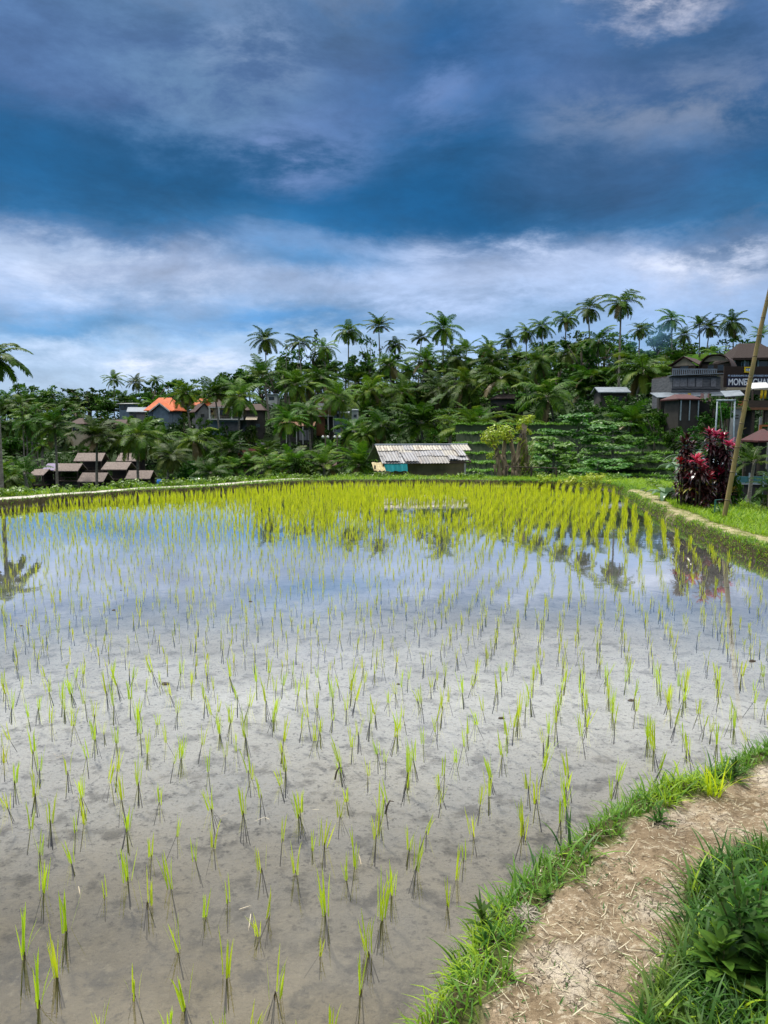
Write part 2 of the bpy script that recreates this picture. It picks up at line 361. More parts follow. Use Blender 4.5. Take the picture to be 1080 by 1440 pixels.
# ------------------------------------------------------------------ ground sheet (polar grid, fine where the place has fine shape)
def ground_material():
    m, t, b = newmat('ground_soil_and_mud')
    A = lambda n: t.new('ShaderNodeAttribute', _attribute_name=n).outputs['Fac']
    P = P_(t)
    n1, _ = t.noise(P, 1.1, 6, .62); n2, _ = t.noise(P, 5, 6, .65); n3, _ = t.noise(P, 26, 5, .7)
    # silt bed of the paddy; far part paler, bright sky reflection painted into its colour
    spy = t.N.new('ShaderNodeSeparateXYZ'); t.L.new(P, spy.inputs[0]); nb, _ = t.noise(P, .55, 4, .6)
    silt_sheen = t.maprange(t.math('ADD', spy.outputs[1], t.math('MULTIPLY', nb, 3.0)), 4.3, 8.2)
    bed = t.mix(silt_sheen, t.mix(t.maprange(n1, .32, .68), (.190,.158,.104), (.095,.078,.048)), t.mix(t.maprange(n1, .32, .68), (.67,.67,.675), (.52,.52,.525)))
    bed = t.mix(t.math('MULTIPLY', t.maprange(n2, .50, .66), t.math('SUBTRACT', .75, t.math('MULTIPLY', silt_sheen, .42))), bed, (.055,.047,.034))
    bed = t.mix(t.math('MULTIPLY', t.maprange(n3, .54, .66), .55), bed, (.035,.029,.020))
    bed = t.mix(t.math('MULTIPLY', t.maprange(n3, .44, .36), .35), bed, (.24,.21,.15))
    # trodden earth
    v = t.N.new('ShaderNodeTexVoronoi'); v.feature = 'DISTANCE_TO_EDGE'; v.inputs['Scale'].default_value = 13.0
    wv = t.N.new('ShaderNodeVectorMath'); wv.operation = 'ADD'; _, nc = t.noise(P, 7, 4, .6)
    sc = t.N.new('ShaderNodeVectorMath'); sc.operation = 'SCALE'; t.L.new(nc, sc.inputs[0]); sc.inputs['Scale'].default_value = .16
    t.L.new(P, wv.inputs[0]); t.L.new(sc.outputs[0], wv.inputs[1]); t.L.new(wv.outputs[0], v.inputs['Vector'])
    m1, _ = t.noise(P, 2.6, 5, .6)
    dryarea = t.maprange(m1, .46, .66)
    crack = t.math('MULTIPLY', t.math('MULTIPLY', t.maprange(v.outputs['Distance'], .0, .024, 1, 0), t.maprange(n2, .38, .5)), dryarea)
    earth = t.mix(t.maprange(n2, .35, .65), (.31,.235,.15), (.19,.138,.082))
    earth = t.mix(t.math('MULTIPLY', dryarea, t.maprange(n2, .38, .58)), earth, (.55,.475,.37))
    earth = t.mix(t.math('MULTIPLY', t.maprange(n3, .54, .62), .75), earth, (.52,.45,.33))
    earth = t.mix(t.math('MULTIPLY', t.maprange(n3, .46, .36), .75), earth, (.12,.085,.05))
    d1, _ = t.noise(P, 1.9, 4, .6); earth = t.mix(t.math('MULTIPLY', t.maprange(d1, .54, .64), .6), earth, (.15,.105,.06))
    earth = t.mix(t.math('MULTIPLY', crack, .8), earth, (.07,.048,.028))
    dryp = t.mix(t.maprange(n2, .42, .58), (.44,.38,.22), (.17,.19,.05))
    conc = t.mix(t.maprange(n2, .35, .65), (.66,.62,.55), (.48,.44,.37))
    bankc = t.mix(t.maprange(n2, .4, .62), (.045,.036,.018), (.075,.062,.024))
    turf = t.mix(t.maprange(n2, .35, .65), (.075,.12,.018), (.10,.10,.03))
    hill = t.mix(t.maprange(n1, .35, .65), (.014,.034,.007), (.030,.055,.011))
    col = t.mix(A('turf'), bankc, turf)
    col = t.mix(A('hill'), col, hill)
    col = t.mix(A('pR'), col, dryp); col = t.mix(A('pL'), col, conc); col = t.mix(A('pN'), col, earth)
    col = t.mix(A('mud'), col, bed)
    t.L.new(col, b.inputs['Base Color']); b.inputs['Roughness'].default_value = .92; b.inputs['Specular IOR Level'].default_value = .2
    h = t.math('ADD', t.math('MULTIPLY', n2, .7), t.math('MULTIPLY', n3, .5))
    h = t.math('SUBTRACT', h, t.math('MULTIPLY', t.math('MULTIPLY', crack, A('pN')), .55))
    bn = t.N.new('ShaderNodeBump'); bn.inputs['Strength'].default_value = .9; bn.inputs['Distance'].default_value = .06
    t.L.new(h, bn.inputs['Height']); t.L.new(bn.outputs[0], b.inputs['Normal'])
    return m
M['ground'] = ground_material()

def make_ground():
    th = np.concatenate([np.linspace(-180, -37, 60, endpoint=False), np.linspace(-37, 37, 520), np.linspace(37, 180, 60, endpoint=False)[1:], [180]])
    th = np.radians(th)
    rr = np.concatenate([np.geomspace(.35, 8, 230, endpoint=False), np.linspace(8, 33, 250, endpoint=False), np.geomspace(33, 900, 110)])
    TH, RR = np.meshgrid(th, rr); x = (np.sin(TH)*RR).ravel(); y = (np.cos(TH)*RR).ravel()
    g = ground_fields(x, y); n, k = RR.shape
    V = np.stack([x, y, g['z']], 1)
    i = np.arange(n-1)[:, None]*k + np.arange(k-1)[None, :]
    Q = np.stack([i, i+1, i+k+1, i+k], -1).reshape(-1, 4)[:, ::-1]
    # vertex normals of the whole sheet, so its zones shade as one surface
    fn = np.cross(V[Q[:, 2]]-V[Q[:, 0]], V[Q[:, 3]]-V[Q[:, 1]]); VN = np.zeros_like(V)
    for c in range(4): np.add.at(VN, Q[:, c], fn)
    VN *= np.sign(VN[:, 2:3]+1e-12); VN /= np.linalg.norm(VN, axis=1, keepdims=True)+1e-12
    if fn[:, 2].mean() < 0: Q = Q[:, ::-1]
    turf = sstep(.16, .30, g['dj']); 
    att = dict(mud=g['mud'], pR=g['pR'], pL=g['pL'], pN=g['pN'], turf=turf, hill=g['t'])
    mean = lambda a: a[Q].mean(1)
    zone = np.where(mean(g['mud']) > .5, 1, np.where(np.maximum(mean(g['pN']), np.maximum(mean(g['pR']), mean(g['pL']))) > .5, 2, 0))
    names = ('ground', 'paddy_bed', 'path')
    labs = ('grassy banks and hillside soil around the paddy', 'silty mud bed under the shallow paddy water', 'trodden earth path along the paddy bank')
    for zi in range(3):
        q = Q[zone == zi]; used, inv = np.unique(q.ravel(), return_inverse=True); q2 = inv.reshape(-1, 4)
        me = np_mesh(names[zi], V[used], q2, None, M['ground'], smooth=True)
        for kk, a in att.items():
            at_ = me.attributes.new(kk, 'FLOAT', 'POINT'); at_.data.foreach_set('value', a[used].astype(np.float32))
        me.normals_split_custom_set_from_vertices(VN[used].tolist())
        tag(link(names[zi], me), labs[zi], 'ground', kind='structure')
make_ground()

# ------------------------------------------------------------------ water
def water_material():
    m, t, b = newmat('shallow_paddy_water'); t.N.remove(b)
    P = P_(t)
    a1, _ = t.noise(P, 2.2, 3, .5); a2, _ = t.noise(P, 11, 3, .55)
    h = t.math('ADD', a1, t.math('MULTIPLY', a2, .06))
    bn = t.N.new('ShaderNodeBump'); bn.inputs['Strength'].default_value = .07; bn.inputs['Distance'].default_value = .012; t.L.new(h, bn.inputs['Height'])
    lw = t.N.new('ShaderNodeLayerWeight'); lw.inputs['Blend'].default_value = .5
    fr = t.ramp(lw.outputs['Facing'], [(0, (.03,)*3), (.357, (.062,)*3), (.5, (.115,)*3), (.658, (.22,)*3), (.735, (.42,)*3), (.80, (.82,)*3), (.88, (.965,)*3), (1, (1,)*3)])
    g = t.N.new('ShaderNodeBsdfGlossy'); g.inputs['Roughness'].default_value = .02; t.L.new(bn.outputs[0], g.inputs['Normal'])
    g2 = t.N.new('ShaderNodeBsdfGlossy'); g2.inputs['Roughness'].default_value = .30; t.L.new(bn.outputs[0], g2.inputs['Normal'])
    gm = t.N.new('ShaderNodeMixShader'); gm.inputs[0].default_value = WATER_RIPPLE; t.L.new(g.outputs[0], gm.inputs[1]); t.L.new(g2.outputs[0], gm.inputs[2])
    tr = t.N.new('ShaderNodeBsdfTransparent'); tr.inputs[0].default_value = (.93,.93,.90,1)
    silt_sheen = t.N.new('ShaderNodeBsdfDiffuse'); silt_sheen.inputs[0].default_value = (.42,.41,.38,1)    # suspended silt
    low = t.N.new('ShaderNodeMixShader'); low.inputs[0].default_value = WATER_SILT; t.L.new(tr.outputs[0], low.inputs[1]); t.L.new(silt_sheen.outputs[0], low.inputs[2])
    mx = t.N.new('ShaderNodeMixShader'); t.L.new(fr, mx.inputs[0]); t.L.new(low.outputs[0], mx.inputs[1]); t.L.new(gm.outputs[0], mx.inputs[2])
    t.L.new(mx.outputs[0], t.N['Material Output'].inputs['Surface']); return m
WATER_RIPPLE, WATER_SILT = .0, .02
M['water'] = water_material()
def make_water():
    c = FA; n = len(c); nx = np.roll(c, -1, 0) - np.roll(c, 1, 0); nrm = np.stack([nx[:, 1], -nx[:, 0]], 1); nrm /= np.linalg.norm(nrm, axis=1, keepdims=True)
    area = np.sum(c[:, 0]*np.roll(c[:, 1], -1)-np.roll(c[:, 0], -1)*c[:, 1])
    out = c + nrm*(.16 if area > 0 else -.16)
    mb = MB(); vs = [(p[0], p[1], 0) for p in out]; mb.add(vs, [tuple(range(n)) if area > 0 else tuple(range(n-1, -1, -1))])
    tag(mb.build('water', M['water']), 'still shallow water flooding the rice paddy', 'water', kind='structure')
make_water()

# ------------------------------------------------------------------ strips: blades, straws
def blades(base, direc, length, width, droop, segs=3, taper=True, tilt0=None):
    """base (N,3), direc (N,3 unit), droop (N,) bends towards the ground; returns verts, quads"""
    N = len(base); s = np.linspace(0, 1, segs+1)
    hor = np.stack([direc[:, 0], direc[:, 1], np.zeros(N)], 1); hl = np.linalg.norm(hor, axis=1, keepdims=True)+1e-6; hor /= hl
    el = np.arcsin(np.clip(direc[:, 2], -1, 1)); pts = [base.copy()]
    for i in range(segs):
        e = el - droop*(s[i]+.5/segs)**1.2
        stp = np.stack([np.cos(e)*hor[:, 0], np.cos(e)*hor[:, 1], np.sin(e)], 1)*(length/segs)[:, None]
        pts.append(pts[-1]+stp)
    P = np.stack(pts, 1)
    side = np.stack([-hor[:, 1], hor[:, 0], np.zeros(N)], 1)
    prof = np.interp(s, [0, .35, .75, 1], [.75, 1, .7, .08] if taper else [1, 1, .9, .6])
    w = width[:, None]*prof[None, :]
    L = P - side[:, None, :]*w[..., None]*.5; Rr = P + side[:, None, :]*w[..., None]*.5
    V = np.stack([L, Rr], 2).reshape(N, -1, 3); k = 2*(segs+1)
    q = np.array([[2*i, 2*i+1, 2*i+3, 2*i+2] for i in range(segs)])
    Q = (np.arange(N)[:, None, None]*k + q[None]).reshape(-1, 4)
    return V.reshape(-1, 3), Q
def dirs(az, el): return np.stack([np.sin(az)*np.cos(el), np.cos(az)*np.cos(el), np.sin(el)], 1)

# ------------------------------------------------------------------ rice
def rice_clump(n, hmin, hmax, wid, spread=.30, seg=3):
    base = np.zeros((n, 3)); az = nrng.uniform(0, 6.28, n); base[:, 0] = .010*np.sin(az)+nrng.normal(0, .006, n); base[:, 1] = .010*np.cos(az)+nrng.normal(0, .006, n)
    el = math.pi/2 - np.abs(nrng.normal(0, spread*.5, n)) - .02
    ln = nrng.uniform(hmin, hmax, n)
    V, Q = blades(base, dirs(az, el), ln, nrng.uniform(.75, 1.2, n)*wid, nrng.uniform(.0, .40, n), seg)
    # brown strips under the blades serve as stems and mirrored blades
    # brown stalks below the waterline, splayed to imitate the blades' dark reflections
    m = max(2, int(n*.7)); az2 = nrng.uniform(0, 6.28, m); rr = np.abs(nrng.normal(.022, .016, m)); b2 = np.stack([rr*np.sin(az2), rr*np.cos(az2), np.full(m, -.13)], 1)
    tgt = np.array([0, 0, .018])-b2; l2 = np.linalg.norm(tgt, axis=1); V2, Q2 = blades(b2, tgt/l2[:, None], l2, nrng.uniform(.7, 1.1, m)*wid*.9, np.zeros(m), 2, False)
    mi = np.concatenate([np.zeros(len(Q), int), np.ones(len(Q2), int)]); return np.concatenate([V, V2]), np.concatenate([Q, Q2+len(V)]), mi
def plant_rice():
    a = math.atan((850-540)/F); ca, sa = math.cos(a), math.sin(a); sp = .238
    pts = []
    for i in range(-90, 90):
        rowj = rnd.gauss(0, .018)
        for j in range(0, 135):
            u = i*sp + rowj + rnd.gauss(0, .024) + .12*math.sin(j*.07+i*.16)+.04*math.sin(j*.31+i*.5); v = j*sp*.93 + rnd.gauss(0, .045)
            x = u*ca + v*sa; y = -u*sa + v*ca
            if y < 2.0 or abs(x) > .52*y + 1.2: continue
            pts.append((x, y))
    pts = np.array(pts); d = sdf(pts[:, 0], pts[:, 1]); pts = pts[d < -.16]
    x, y = pts.T
    thin = vnoise(x*.7+40, y*.7)
    keep = (nrng.random(len(x)) > np.where(y < 14, .08, .03)) & ~((y > 19.2) & (y < 22.2) & (x > 0) & (x < 2.4) & (nrng.random(len(x)) < .93))
    pts = pts[keep]; pts = pts[np.argsort(pts[:, 1])]
    def vis(p): return abs(p[0]) < .5*p[1]+.05
    nearI = [i for i in range(len(pts)) if vis(pts[i])][:300]; ns = set(nearI)
    protos = []
    for k in range(10):
        n = [4, 5, 7, 9, 6, 8, 5, 10, 6, 7][k]
        V, Q, mi = rice_clump(n, .08+.02*(k % 3), .145+.02*(k % 4), .0064, (.10, .16, .32)[k % 3], 4)
        protos.append(np_mesh('rice_seedling', V, Q, None, [M['rice'], M['stem_reflection']], mi))
    for i in nearI:
        o = link('rice_seedling', protos[rnd.randrange(10)]); o.location = (pts[i][0], pts[i][1], 0)
        o.rotation_euler = (rnd.gauss(0, .10), rnd.gauss(0, .10), rnd.uniform(0, 6.28)); s = rnd.uniform(.8, 1.2); o.scale = (s, s, s*rnd.uniform(.9, 1.15))
        tag(o, 'lime green rice seedling with brown stalks doubling as blade reflections in a near row standing in shallow muddy water', 'rice seedling', 'rice seedlings in the nearest rows')
    VV, QQ, MI = [], [], []; off = 0
    for i in range(len(pts)):
        if i in ns: continue
        px, py = pts[i]; far = float(sstep(10, 21, np.array(py))); far *= 1-.7*float(sstep(-2.5, -6.5, np.array(px)*24/py))*(py < 21.5-.27*max(0, -px-3)*0+0)
        n = int(2+rnd.random()*5+far*4); hs = rnd.uniform(.65, 1.1)*(1-.22*(1-far)); V, Q, mi = rice_clump(n, (.09+.09*far)*hs, (.19+.11*far)*hs, .0058+.0058*far, rnd.choice((.1, .2, .34)), 3)
        V = V + np.array([px, py, 0]); VV.append(V); QQ.append(Q+off); MI.append(mi); off += len(V)
    me = np_mesh('rice_crop', np.concatenate(VV), np.concatenate(QQ), None, [M['rice_far'], M['stem_reflection']], np.concatenate(MI))
    tag(link('rice_crop', me), 'dense yellow green rice seedlings filling the far rows of the flooded field', 'rice', kind='stuff')
    return pts
RICE = plant_rice()

# ------------------------------------------------------------------ grass on the banks
def scatter(n, xr, yr, test):
    x = nrng.uniform(xr[0], xr[1], n); y = nrng.uniform(yr[0], yr[1], n); g = ground_fields(x, y); k = test(x, y, g) ; return x[k], y[k], {a: b[k] for a, b in g.items()}
def grass_obj(name, label, sets, mats):
    VV, QQ, MI = [], [], []; off = 0
    for (x, y, z, ln, wd, el, dr, mi, seg) in sets:
        n = len(x); az = nrng.uniform(0, 6.28, n)
        V, Q = blades(np.stack([x, y, z-.01], 1), dirs(az, el), ln, wd, dr, seg)
        VV.append(V); QQ.append(Q+off); MI.append(np.repeat(mi, seg) if hasattr(mi, '__len__') else np.full(len(Q), mi)); off += len(V)
    me = np_mesh(name, np.concatenate(VV), np.concatenate(QQ), None, mats, np.concatenate(MI))
    return tag(link(name, me), label, 'grass', kind='stuff')
U = lambda a, b, n: nrng.uniform(a, b, n)
sets = []
# lip along the near bank
x, y, g = scatter(90000, (-.2, 4.2), (1.2, 6.6), lambda x, y, g: (g['dj'] > .02) & (g['dj'] < .75) & (g['pN'] < .35) & (x > -.2) & (vnoise(x*3.1, y*3.1) > .22) & (nrng.random(len(x)) < sstep(.62, .18, g['dj'])))
n = len(x); cl = vnoise(x*2.3+5, y*2.3)
sets.append((x, y, g['z'], U(.04, .13, n)*(.45+1.1*cl), U(.0035, .009, n), U(.35, 1.45, n), U(.2, 1.5, n), np.where(cl > .62, 1, 0), 3))
# right of the path
x, y, g = scatter(70000, (.5, 3.4), (1.3, 4.2), lambda x, y, g: (g['d'] > .5) & (g['pN'] < .3) & (g['dj'] > .62) & (x > .45*y-.6) & (x < .6*y+.8))
n = len(x); cl = vnoise(x*2.7, y*2.7)
sets.append((x, y, g['z'], U(.05, .17, n)*(.5+.8*cl), U(.004, .009, n), U(.3, 1.4, n), U(.2, 1.6, n), np.where(nrng.random(n) < .06, 1, 2), 3))
x, y, g = scatter(9000, (-.2, 4.2), (1.2, 6.6), lambda x, y, g: (g['dj'] > .0) & (g['dj'] < .30) & (g['pN'] < .5) & (vnoise(x*2.6+50, y*2.6) > .48))
n = len(x); sets.append((x, y, g['z'], U(.10, .21, n), U(.008, .014, n), U(.5, 1.4, n), U(.4, 1.7, n), np.where(nrng.random(n) < .12, 1, np.where(nrng.random(n) < .5, 0, 2)), 5))
x, y, g = scatter(5000, (.5, 3.4), (1.3, 4.2), lambda x, y, g: (g['d'] > .6) & (g['pN'] < .2) & (g['dj'] > .7) & (x > .45*y-.6))
n = len(x); sets.append((x, y, g['z'], U(.12, .26, n), U(.008, .015, n), U(.6, 1.45, n), U(.3, 1.6, n), np.where(nrng.random(n) < .1, 1, 2), 5))
# sparse tufts on the trodden earth
x, y, g = scatter(14000, (-.2, 4.2), (1.6, 6.0), lambda x, y, g: (g['pN'] > .3) & (vnoise(x*4+20, y*4) > .70-.12*(g['dj'] < .6)))
n = len(x); sets.append((x, y, g['z'], U(.02, .06, n), U(.003, .006, n), U(.2, 1.2, n), U(.2, 1.2, n), 2, 3))
print('near blades', sum(len(s[0]) for s in sets))
grass_obj('grass', 'green grass growing along both edges of the near dirt path', sets, [M['grass'], M['grass_far'], M['grass_dk']])
sets = []
# right bank
x, y, g = scatter(260000, (4.4, 13), (7.5, 30), lambda x, y, g: (g['dj'] > .03) & (g['d'] < 2.6) & (g['pR'] < .45) & (nrng.random(len(x)) < np.where(g['d'] < .75, .98, .6)))
n = len(x); d = g['d']; inner = d < .5
sets.append((x, y, g['z'], np.where(inner, U(.05, .11, n), U(.07, .20, n)), U(.010, .018, n), U(.3, 1.4, n), U(.2, 1.2, n), np.where(nrng.random(n) < np.where(inner, .35, .85), 1, 0), 2))
# far and left banks
x, y, g = scatter(170000, (-16, 8.5), (16, 31), lambda x, y, g: (g['dj'] > .05) & (g['d'] < 2.0) & (g['pL'] < .4) & (g['pR'] < .4) & (y > 14+.2*x))
n = len(x); d = g['d']
sets.append((x, y, g['z'], U(.05, .13, n)*np.where(d > 1.0, 1.7, 1.0)*(.5+.9*vnoise(x*1.3, y*1.3)), U(.016, .026, n), U(.3, 1.4, n), U(.2, 1.2, n), np.where(nrng.random(n) < np.where(d > .3, .65, .15), 1, 0), 2))
x, y, g = scatter(90000, (4.4, 13), (7.5, 30), lambda x, y, g: (g['pR'] > .15) & (nrng.random(len(x)) < .8))
n = len(x); sets.append((x, y, g['z'], U(.02, .07, n), U(.006, .014, n), U(.1, 1.2, n), U(.2, 1.2, n), np.where(nrng.random(n) < .62, 2, 1), 2))
grass_obj('grass', 'sunny yellow green grass on the far and right hand paddy banks', sets, [M['grass'], M['grass_far'], M['straw']])

# dry straw and leaf litter on the path
def straw():
    x, y, g = scatter(50000, (-.3, 4.5), (1.5, 6.2), lambda x, y, g: (g['dj'] > .12) & (np.maximum(g['pN'], .35*(g['dj'] < .5)) > nrng.random(len(x))*.9) & (vnoise(x*2.6+31, y*2.6) + .30*nrng.random(len(x)) + .25*(g['dj'] < .55) > .66))
    n = min(len(x), 4600); x, y, z = x[:n], y[:n], g['z'][:n]
    V, Q = blades(np.stack([x, y, z+U(.002, .012, n)], 1), dirs(U(0, 6.28, n), U(-.05, .12, n)), nrng.choice([.012, .022, .035, .06, .11], n, p=[.36, .3, .2, .11, .03])*U(.6, 1.3, n), U(.0012, .0045, n), U(-.5, .6, n), 4, True)
    tag(link('straw', np_mesh('straw', V, Q, None, M['straw'])), 'pale dry straw and leaf litter strewn over the dirt path', 'straw', kind='stuff')
straw()
def clods():
    x, y, g = scatter(16000, (-.3, 4.5), (1.5, 6.2), lambda x, y, g: (g['pN'] > .4) & (vnoise(x*3+11, y*3) + .35*nrng.random(len(x)) > .78))
    n = len(x); r = .0045*nrng.random(n)**-.5; r = np.clip(r, .003, .026); oc = np.array([(1,0,0),(.7,.7,.1),(0,1,0),(-.7,.7,0),(-1,0,.05),(-.7,-.7,0),(0,-1,0),(.7,-.7,.1),(0,0,1),(.45,.1,.75),(-.3,.4,.7),(-.1,-.5,.7)], float)
    V = np.stack([x, y, g['z']-.002], 1)[:, None, :] + oc[None]*r[:, None, None]*U(.7, 1.3, n*12).reshape(n, 12, 1)*np.array([1.2, 1, .6]); T = []
    for i in range(8): T.append((i, (i+1) % 8, 9 if i < 3 else (10 if i < 5 else 11)))
    T += [(9, 3, 10), (10, 5, 11), (11, 0, 9), (9, 10, 8), (10, 11, 8), (11, 9, 8)]
    F_ = (np.arange(n)[:, None, None]*12+np.array(T)[None]).reshape(-1, 3)
    tag(link('soil_clods', np_mesh('soil_clods', V.reshape(-1, 3), None, F_, M['clod'], smooth=True)), 'small crumbs and clods of dry soil on the dirt path', 'soil', kind='stuff')
M['clod'] = plain('dry_soil_clod', (.40,.31,.21), (.22,.155,.095), 9, .95, island=.5)
clods()
def floating():
    x = U(-9, 8, 900); y = U(2.6, 26, 900); d = sdf(x, y); k = (d < -.2) & (np.abs(x) < .5*y) & (vnoise(x*.5, y*.5)+.3*nrng.random(900) > .62); x, y = x[k], y[k]; n = len(x)
    V, Q = blades(np.stack([x, y, U(.003, .008, n)], 1), dirs(U(0, 6.28, n), U(0, .05, n)), U(.03, .12, n), U(.002, .005, n), U(0, .08, n), 3, True)
    mi = np.repeat(nrng.choice([0, 1], n, p=[.65, .35]), 3)
    tag(link('debris', np_mesh('debris', V, Q, None, [M['straw'], M['twig']], mi)), 'scraps of dead leaf floating on the paddy water', 'debris', kind='stuff')
floating()
def mud_clods():
    mb = MB()
    pts = [(471, 1092), (542, 1140), (170, 830), (160, 858), (30, 880), (352, 846), (705, 1010), (888, 985), (560, 962), (232, 962), (1058, 930)]
    for px, py in pts:
        X, Y = onz(px, py, 0); r = rnd.uniform(.010, .024)
        if px in (471, 542):
            mb.tube([(X, Y, -.02), (X+.01, Y, .03), (X+.025, Y+.01, .055), (X+.05, Y+.01, .05)], [.006, .006, .005, .002], 6); continue
        vs = []; fs = []
        for a in range(4):
            for k in range(7):
                ph = a/3*1.57; rr = r*rnd.uniform(.75, 1.25); vs.append((X+rr*math.cos(k*.898)*math.cos(ph)*1.5, Y+rr*math.sin(k*.898)*math.cos(ph), -.004+rr*.8*math.sin(ph)))
        for a in range(3):
            for k in range(7): fs.append((a*7+k, a*7+(k+1) % 7, (a+1)*7+(k+1) % 7, (a+1)*7+k))
        mb.add(vs, fs)
    tag(mb.build('mud_clods', M['twig'], smooth=True), 'small dark clods and twig ends poking out of the water', 'debris', kind='stuff')
mud_clods()


# ------------------------------------------------------------------ palms
def frond_arrays(L, el0, droop, az, nl, lw, ll, seed, hang=.5, curl=0.0):
    r = np.random.default_rng(seed); ns = 9; s = np.linspace(0, 1, ns); pts = [np.zeros(3)]; tang = []
    for i in range(ns-1):
        e = el0 - droop*(s[i]+.06)**1.15; a = az + curl*s[i]
        t = np.array([math.sin(a)*math.cos(e), math.cos(a)*math.cos(e), math.sin(e)]); tang.append(t); pts.append(pts[-1]+t*L/(ns-1))
    tang.append(tang[-1]); P = np.array(pts); T = np.array(tang)
    V = []; Q = []; mi = []
    # rib
    side0 = np.array([math.cos(az), -math.sin(az), 0])
    for i in range(ns):
        w = .045*(1-s[i]*.85)*L/3.5; V += [P[i]-side0*w, P[i]+side0*w]
        if i: b = 2*i-2; Q.append((b, b+1, b+3, b+2)); mi.append(1)
    sv = np.linspace(.10, .99, nl)
    for q in sv:
        p = np.array([np.interp(q, s, P[:, k]) for k in range(3)]); t = np.array([np.interp(q, s, T[:, k]) for k in range(3)]); t /= np.linalg.norm(t)
        nrm = np.cross(side0, t); nrm = -nrm if nrm[2] < 0 else nrm
        for sg in (-1, 1):
            l = ll*(math.sin(math.pi*(.12+.80*q))**.7)*r.uniform(.85, 1.1)
            d = side0*sg*.85 + t*(.35+.5*q) + nrm*.22 + r.normal(0, .06, 3); d /= np.linalg.norm(d)
            d2 = d + np.array([0, 0, -hang*r.uniform(.8, 1.5)]); d2 /= np.linalg.norm(d2)
            w = t*lw*.5; m = p+d*l*.5; e = m+d2*l*.5; b = len(V)
            V += [p-w*.6, p+w*.6, m-w, m+w, e+w*.15, e-w*.15]; Q += [(b, b+1, b+3, b+2), (b+2, b+3, b+4, b+5)]; mi += [0, 0]
    return np.array(V), np.array(Q), np.array(mi)
def palm_crown(seed, n=26, L=3.3, lw=.13, ll=.95, nl=26, low=-.75, high=1.25, hang=.55, dry=2, nuts=True, droop=1.15):
    r = random.Random(seed); VV = []; QQ = []; MI = []; off = 0
    for i in range(n):
        f = i/(n-1); az = i*2.39996+r.uniform(-.25, .25); el = high + (low-high)*f**.85 + r.uniform(-.14, .14)
        l = L*(.72+.28*math.sin(math.pi*min(1, .25+f*.8)))*r.uniform(.88, 1.1)
        V, Q, mi = frond_arrays(l, el, droop*r.uniform(.75, 1.2)*(1-.25*f), az, nl, lw, ll*r.uniform(.9, 1.1)*l/L, seed*100+i, hang*(.7+.8*f), r.uniform(-.35, .35))
        V = V + np.array([math.sin(az)*.10, math.cos(az)*.10, -.25*f])
        if i >= n-dry: mi = np.where(mi == 0, 2, mi)
        VV.append(V); QQ.append(Q+off); MI.append(mi); off += len(V)
    return np_mesh('palm_crown', np.concatenate(VV), np.concatenate(QQ), None, [M['palm'], M['rachis'], M['palm_dry']], np.concatenate(MI))
PCROWN = [palm_crown(1), palm_crown(2, 20, 3.2, low=-.5), palm_crown(3, 26, 3.3, low=-.95, hang=.8, dry=3), palm_crown(4, 22, 3.1, high=1.4, low=-.3, droop=1.0),
          palm_crown(5, 18, 3.0, low=-.8, hang=.75, droop=1.35), palm_crown(6, 28, 3.4, low=-1.0, dry=4), palm_crown(7, 16, 3.0, high=1.0, low=-.4, dry=1), palm_crown(8, 30, 3.5, low=-1.15, hang=.9, dry=5, droop=1.3), palm_crown(9, 15, 3.4, high=1.35, low=.1, dry=0, droop=.9), palm_crown(10, 24, 3.2, low=-.6, hang=.95, dry=2, droop=1.5)]
YCROWN = [palm_crown(21, 12, 2.5, .10, .75, 20, low=.15, high=1.45, hang=.5, dry=0, droop=1.25), palm_crown(22, 14, 2.6, .10, .8, 20, low=-.1, high=1.45, hang=.6, dry=1, droop=1.4)]
SLIM = [palm_crown(31, 10, 1.7, .11, .55, 16, low=-.2, high=1.3, hang=.5, dry=1, droop=1.5)]
TRUNKS = []
for k, ln in enumerate((0.0, .35, -.5, .9, -1.1, .15)):
    mb = MB(); pts = []; rad = []
    for i in range(9):
        f = i/8; pts.append((ln*(f**1.6), .15*math.sin(f*2.2+k), f*10)); rad.append((.20-.075*f)*(1.25 if i == 0 else 1))
    mb.tube(pts, rad, 7); TRUNKS.append((mb.mesh('palm_trunk', M['palmtrunk'], True), ln))
def palm(D, px, py_crown, width_px, label, group=None, crown=None, trunk=None, base_py=None, lean=0, name='palm_tree', tr=1.0):
    """palm whose crown heart stands at that bearing and height, width in picture pixels gives its real size"""
    x, y, z = at(px, py_crown, D)
    g = tz(x, y) if base_py is None else zat(base_py, D)
    Hh = max(z-g, .8); sc = width_px*S(D)/5.2
    k = rnd.randrange(len(TRUNKS)) if trunk is None else trunk
    me, ln = TRUNKS[k]; ln = ln*tr; rr = tr*(.7+.3*min(1.3, sc))
    az = rnd.uniform(-.5, .5)
    ox, oy = ln*rr*math.cos(az), ln*rr*math.sin(az)
    t = thing(name, label, 'palm tree', (x-ox, y-oy, g-.15), 0, group)
    o = link('trunk', me, t); o.scale = (rr, rr, (Hh+.15)/10); o.rotation_euler = (0, 0, az)
    c = link('crown', PCROWN[rnd.randrange(len(PCROWN))] if crown is None else crown, t)
    c.location = (ox, oy + .12*rr*0, Hh+.15-.05); c.scale = (sc, sc, sc*rnd.uniform(.92, 1.08)); c.rotation_euler = (rnd.uniform(-.22, .22), rnd.uniform(-.22, .22), rnd.uniform(0, 6.28))
    return t

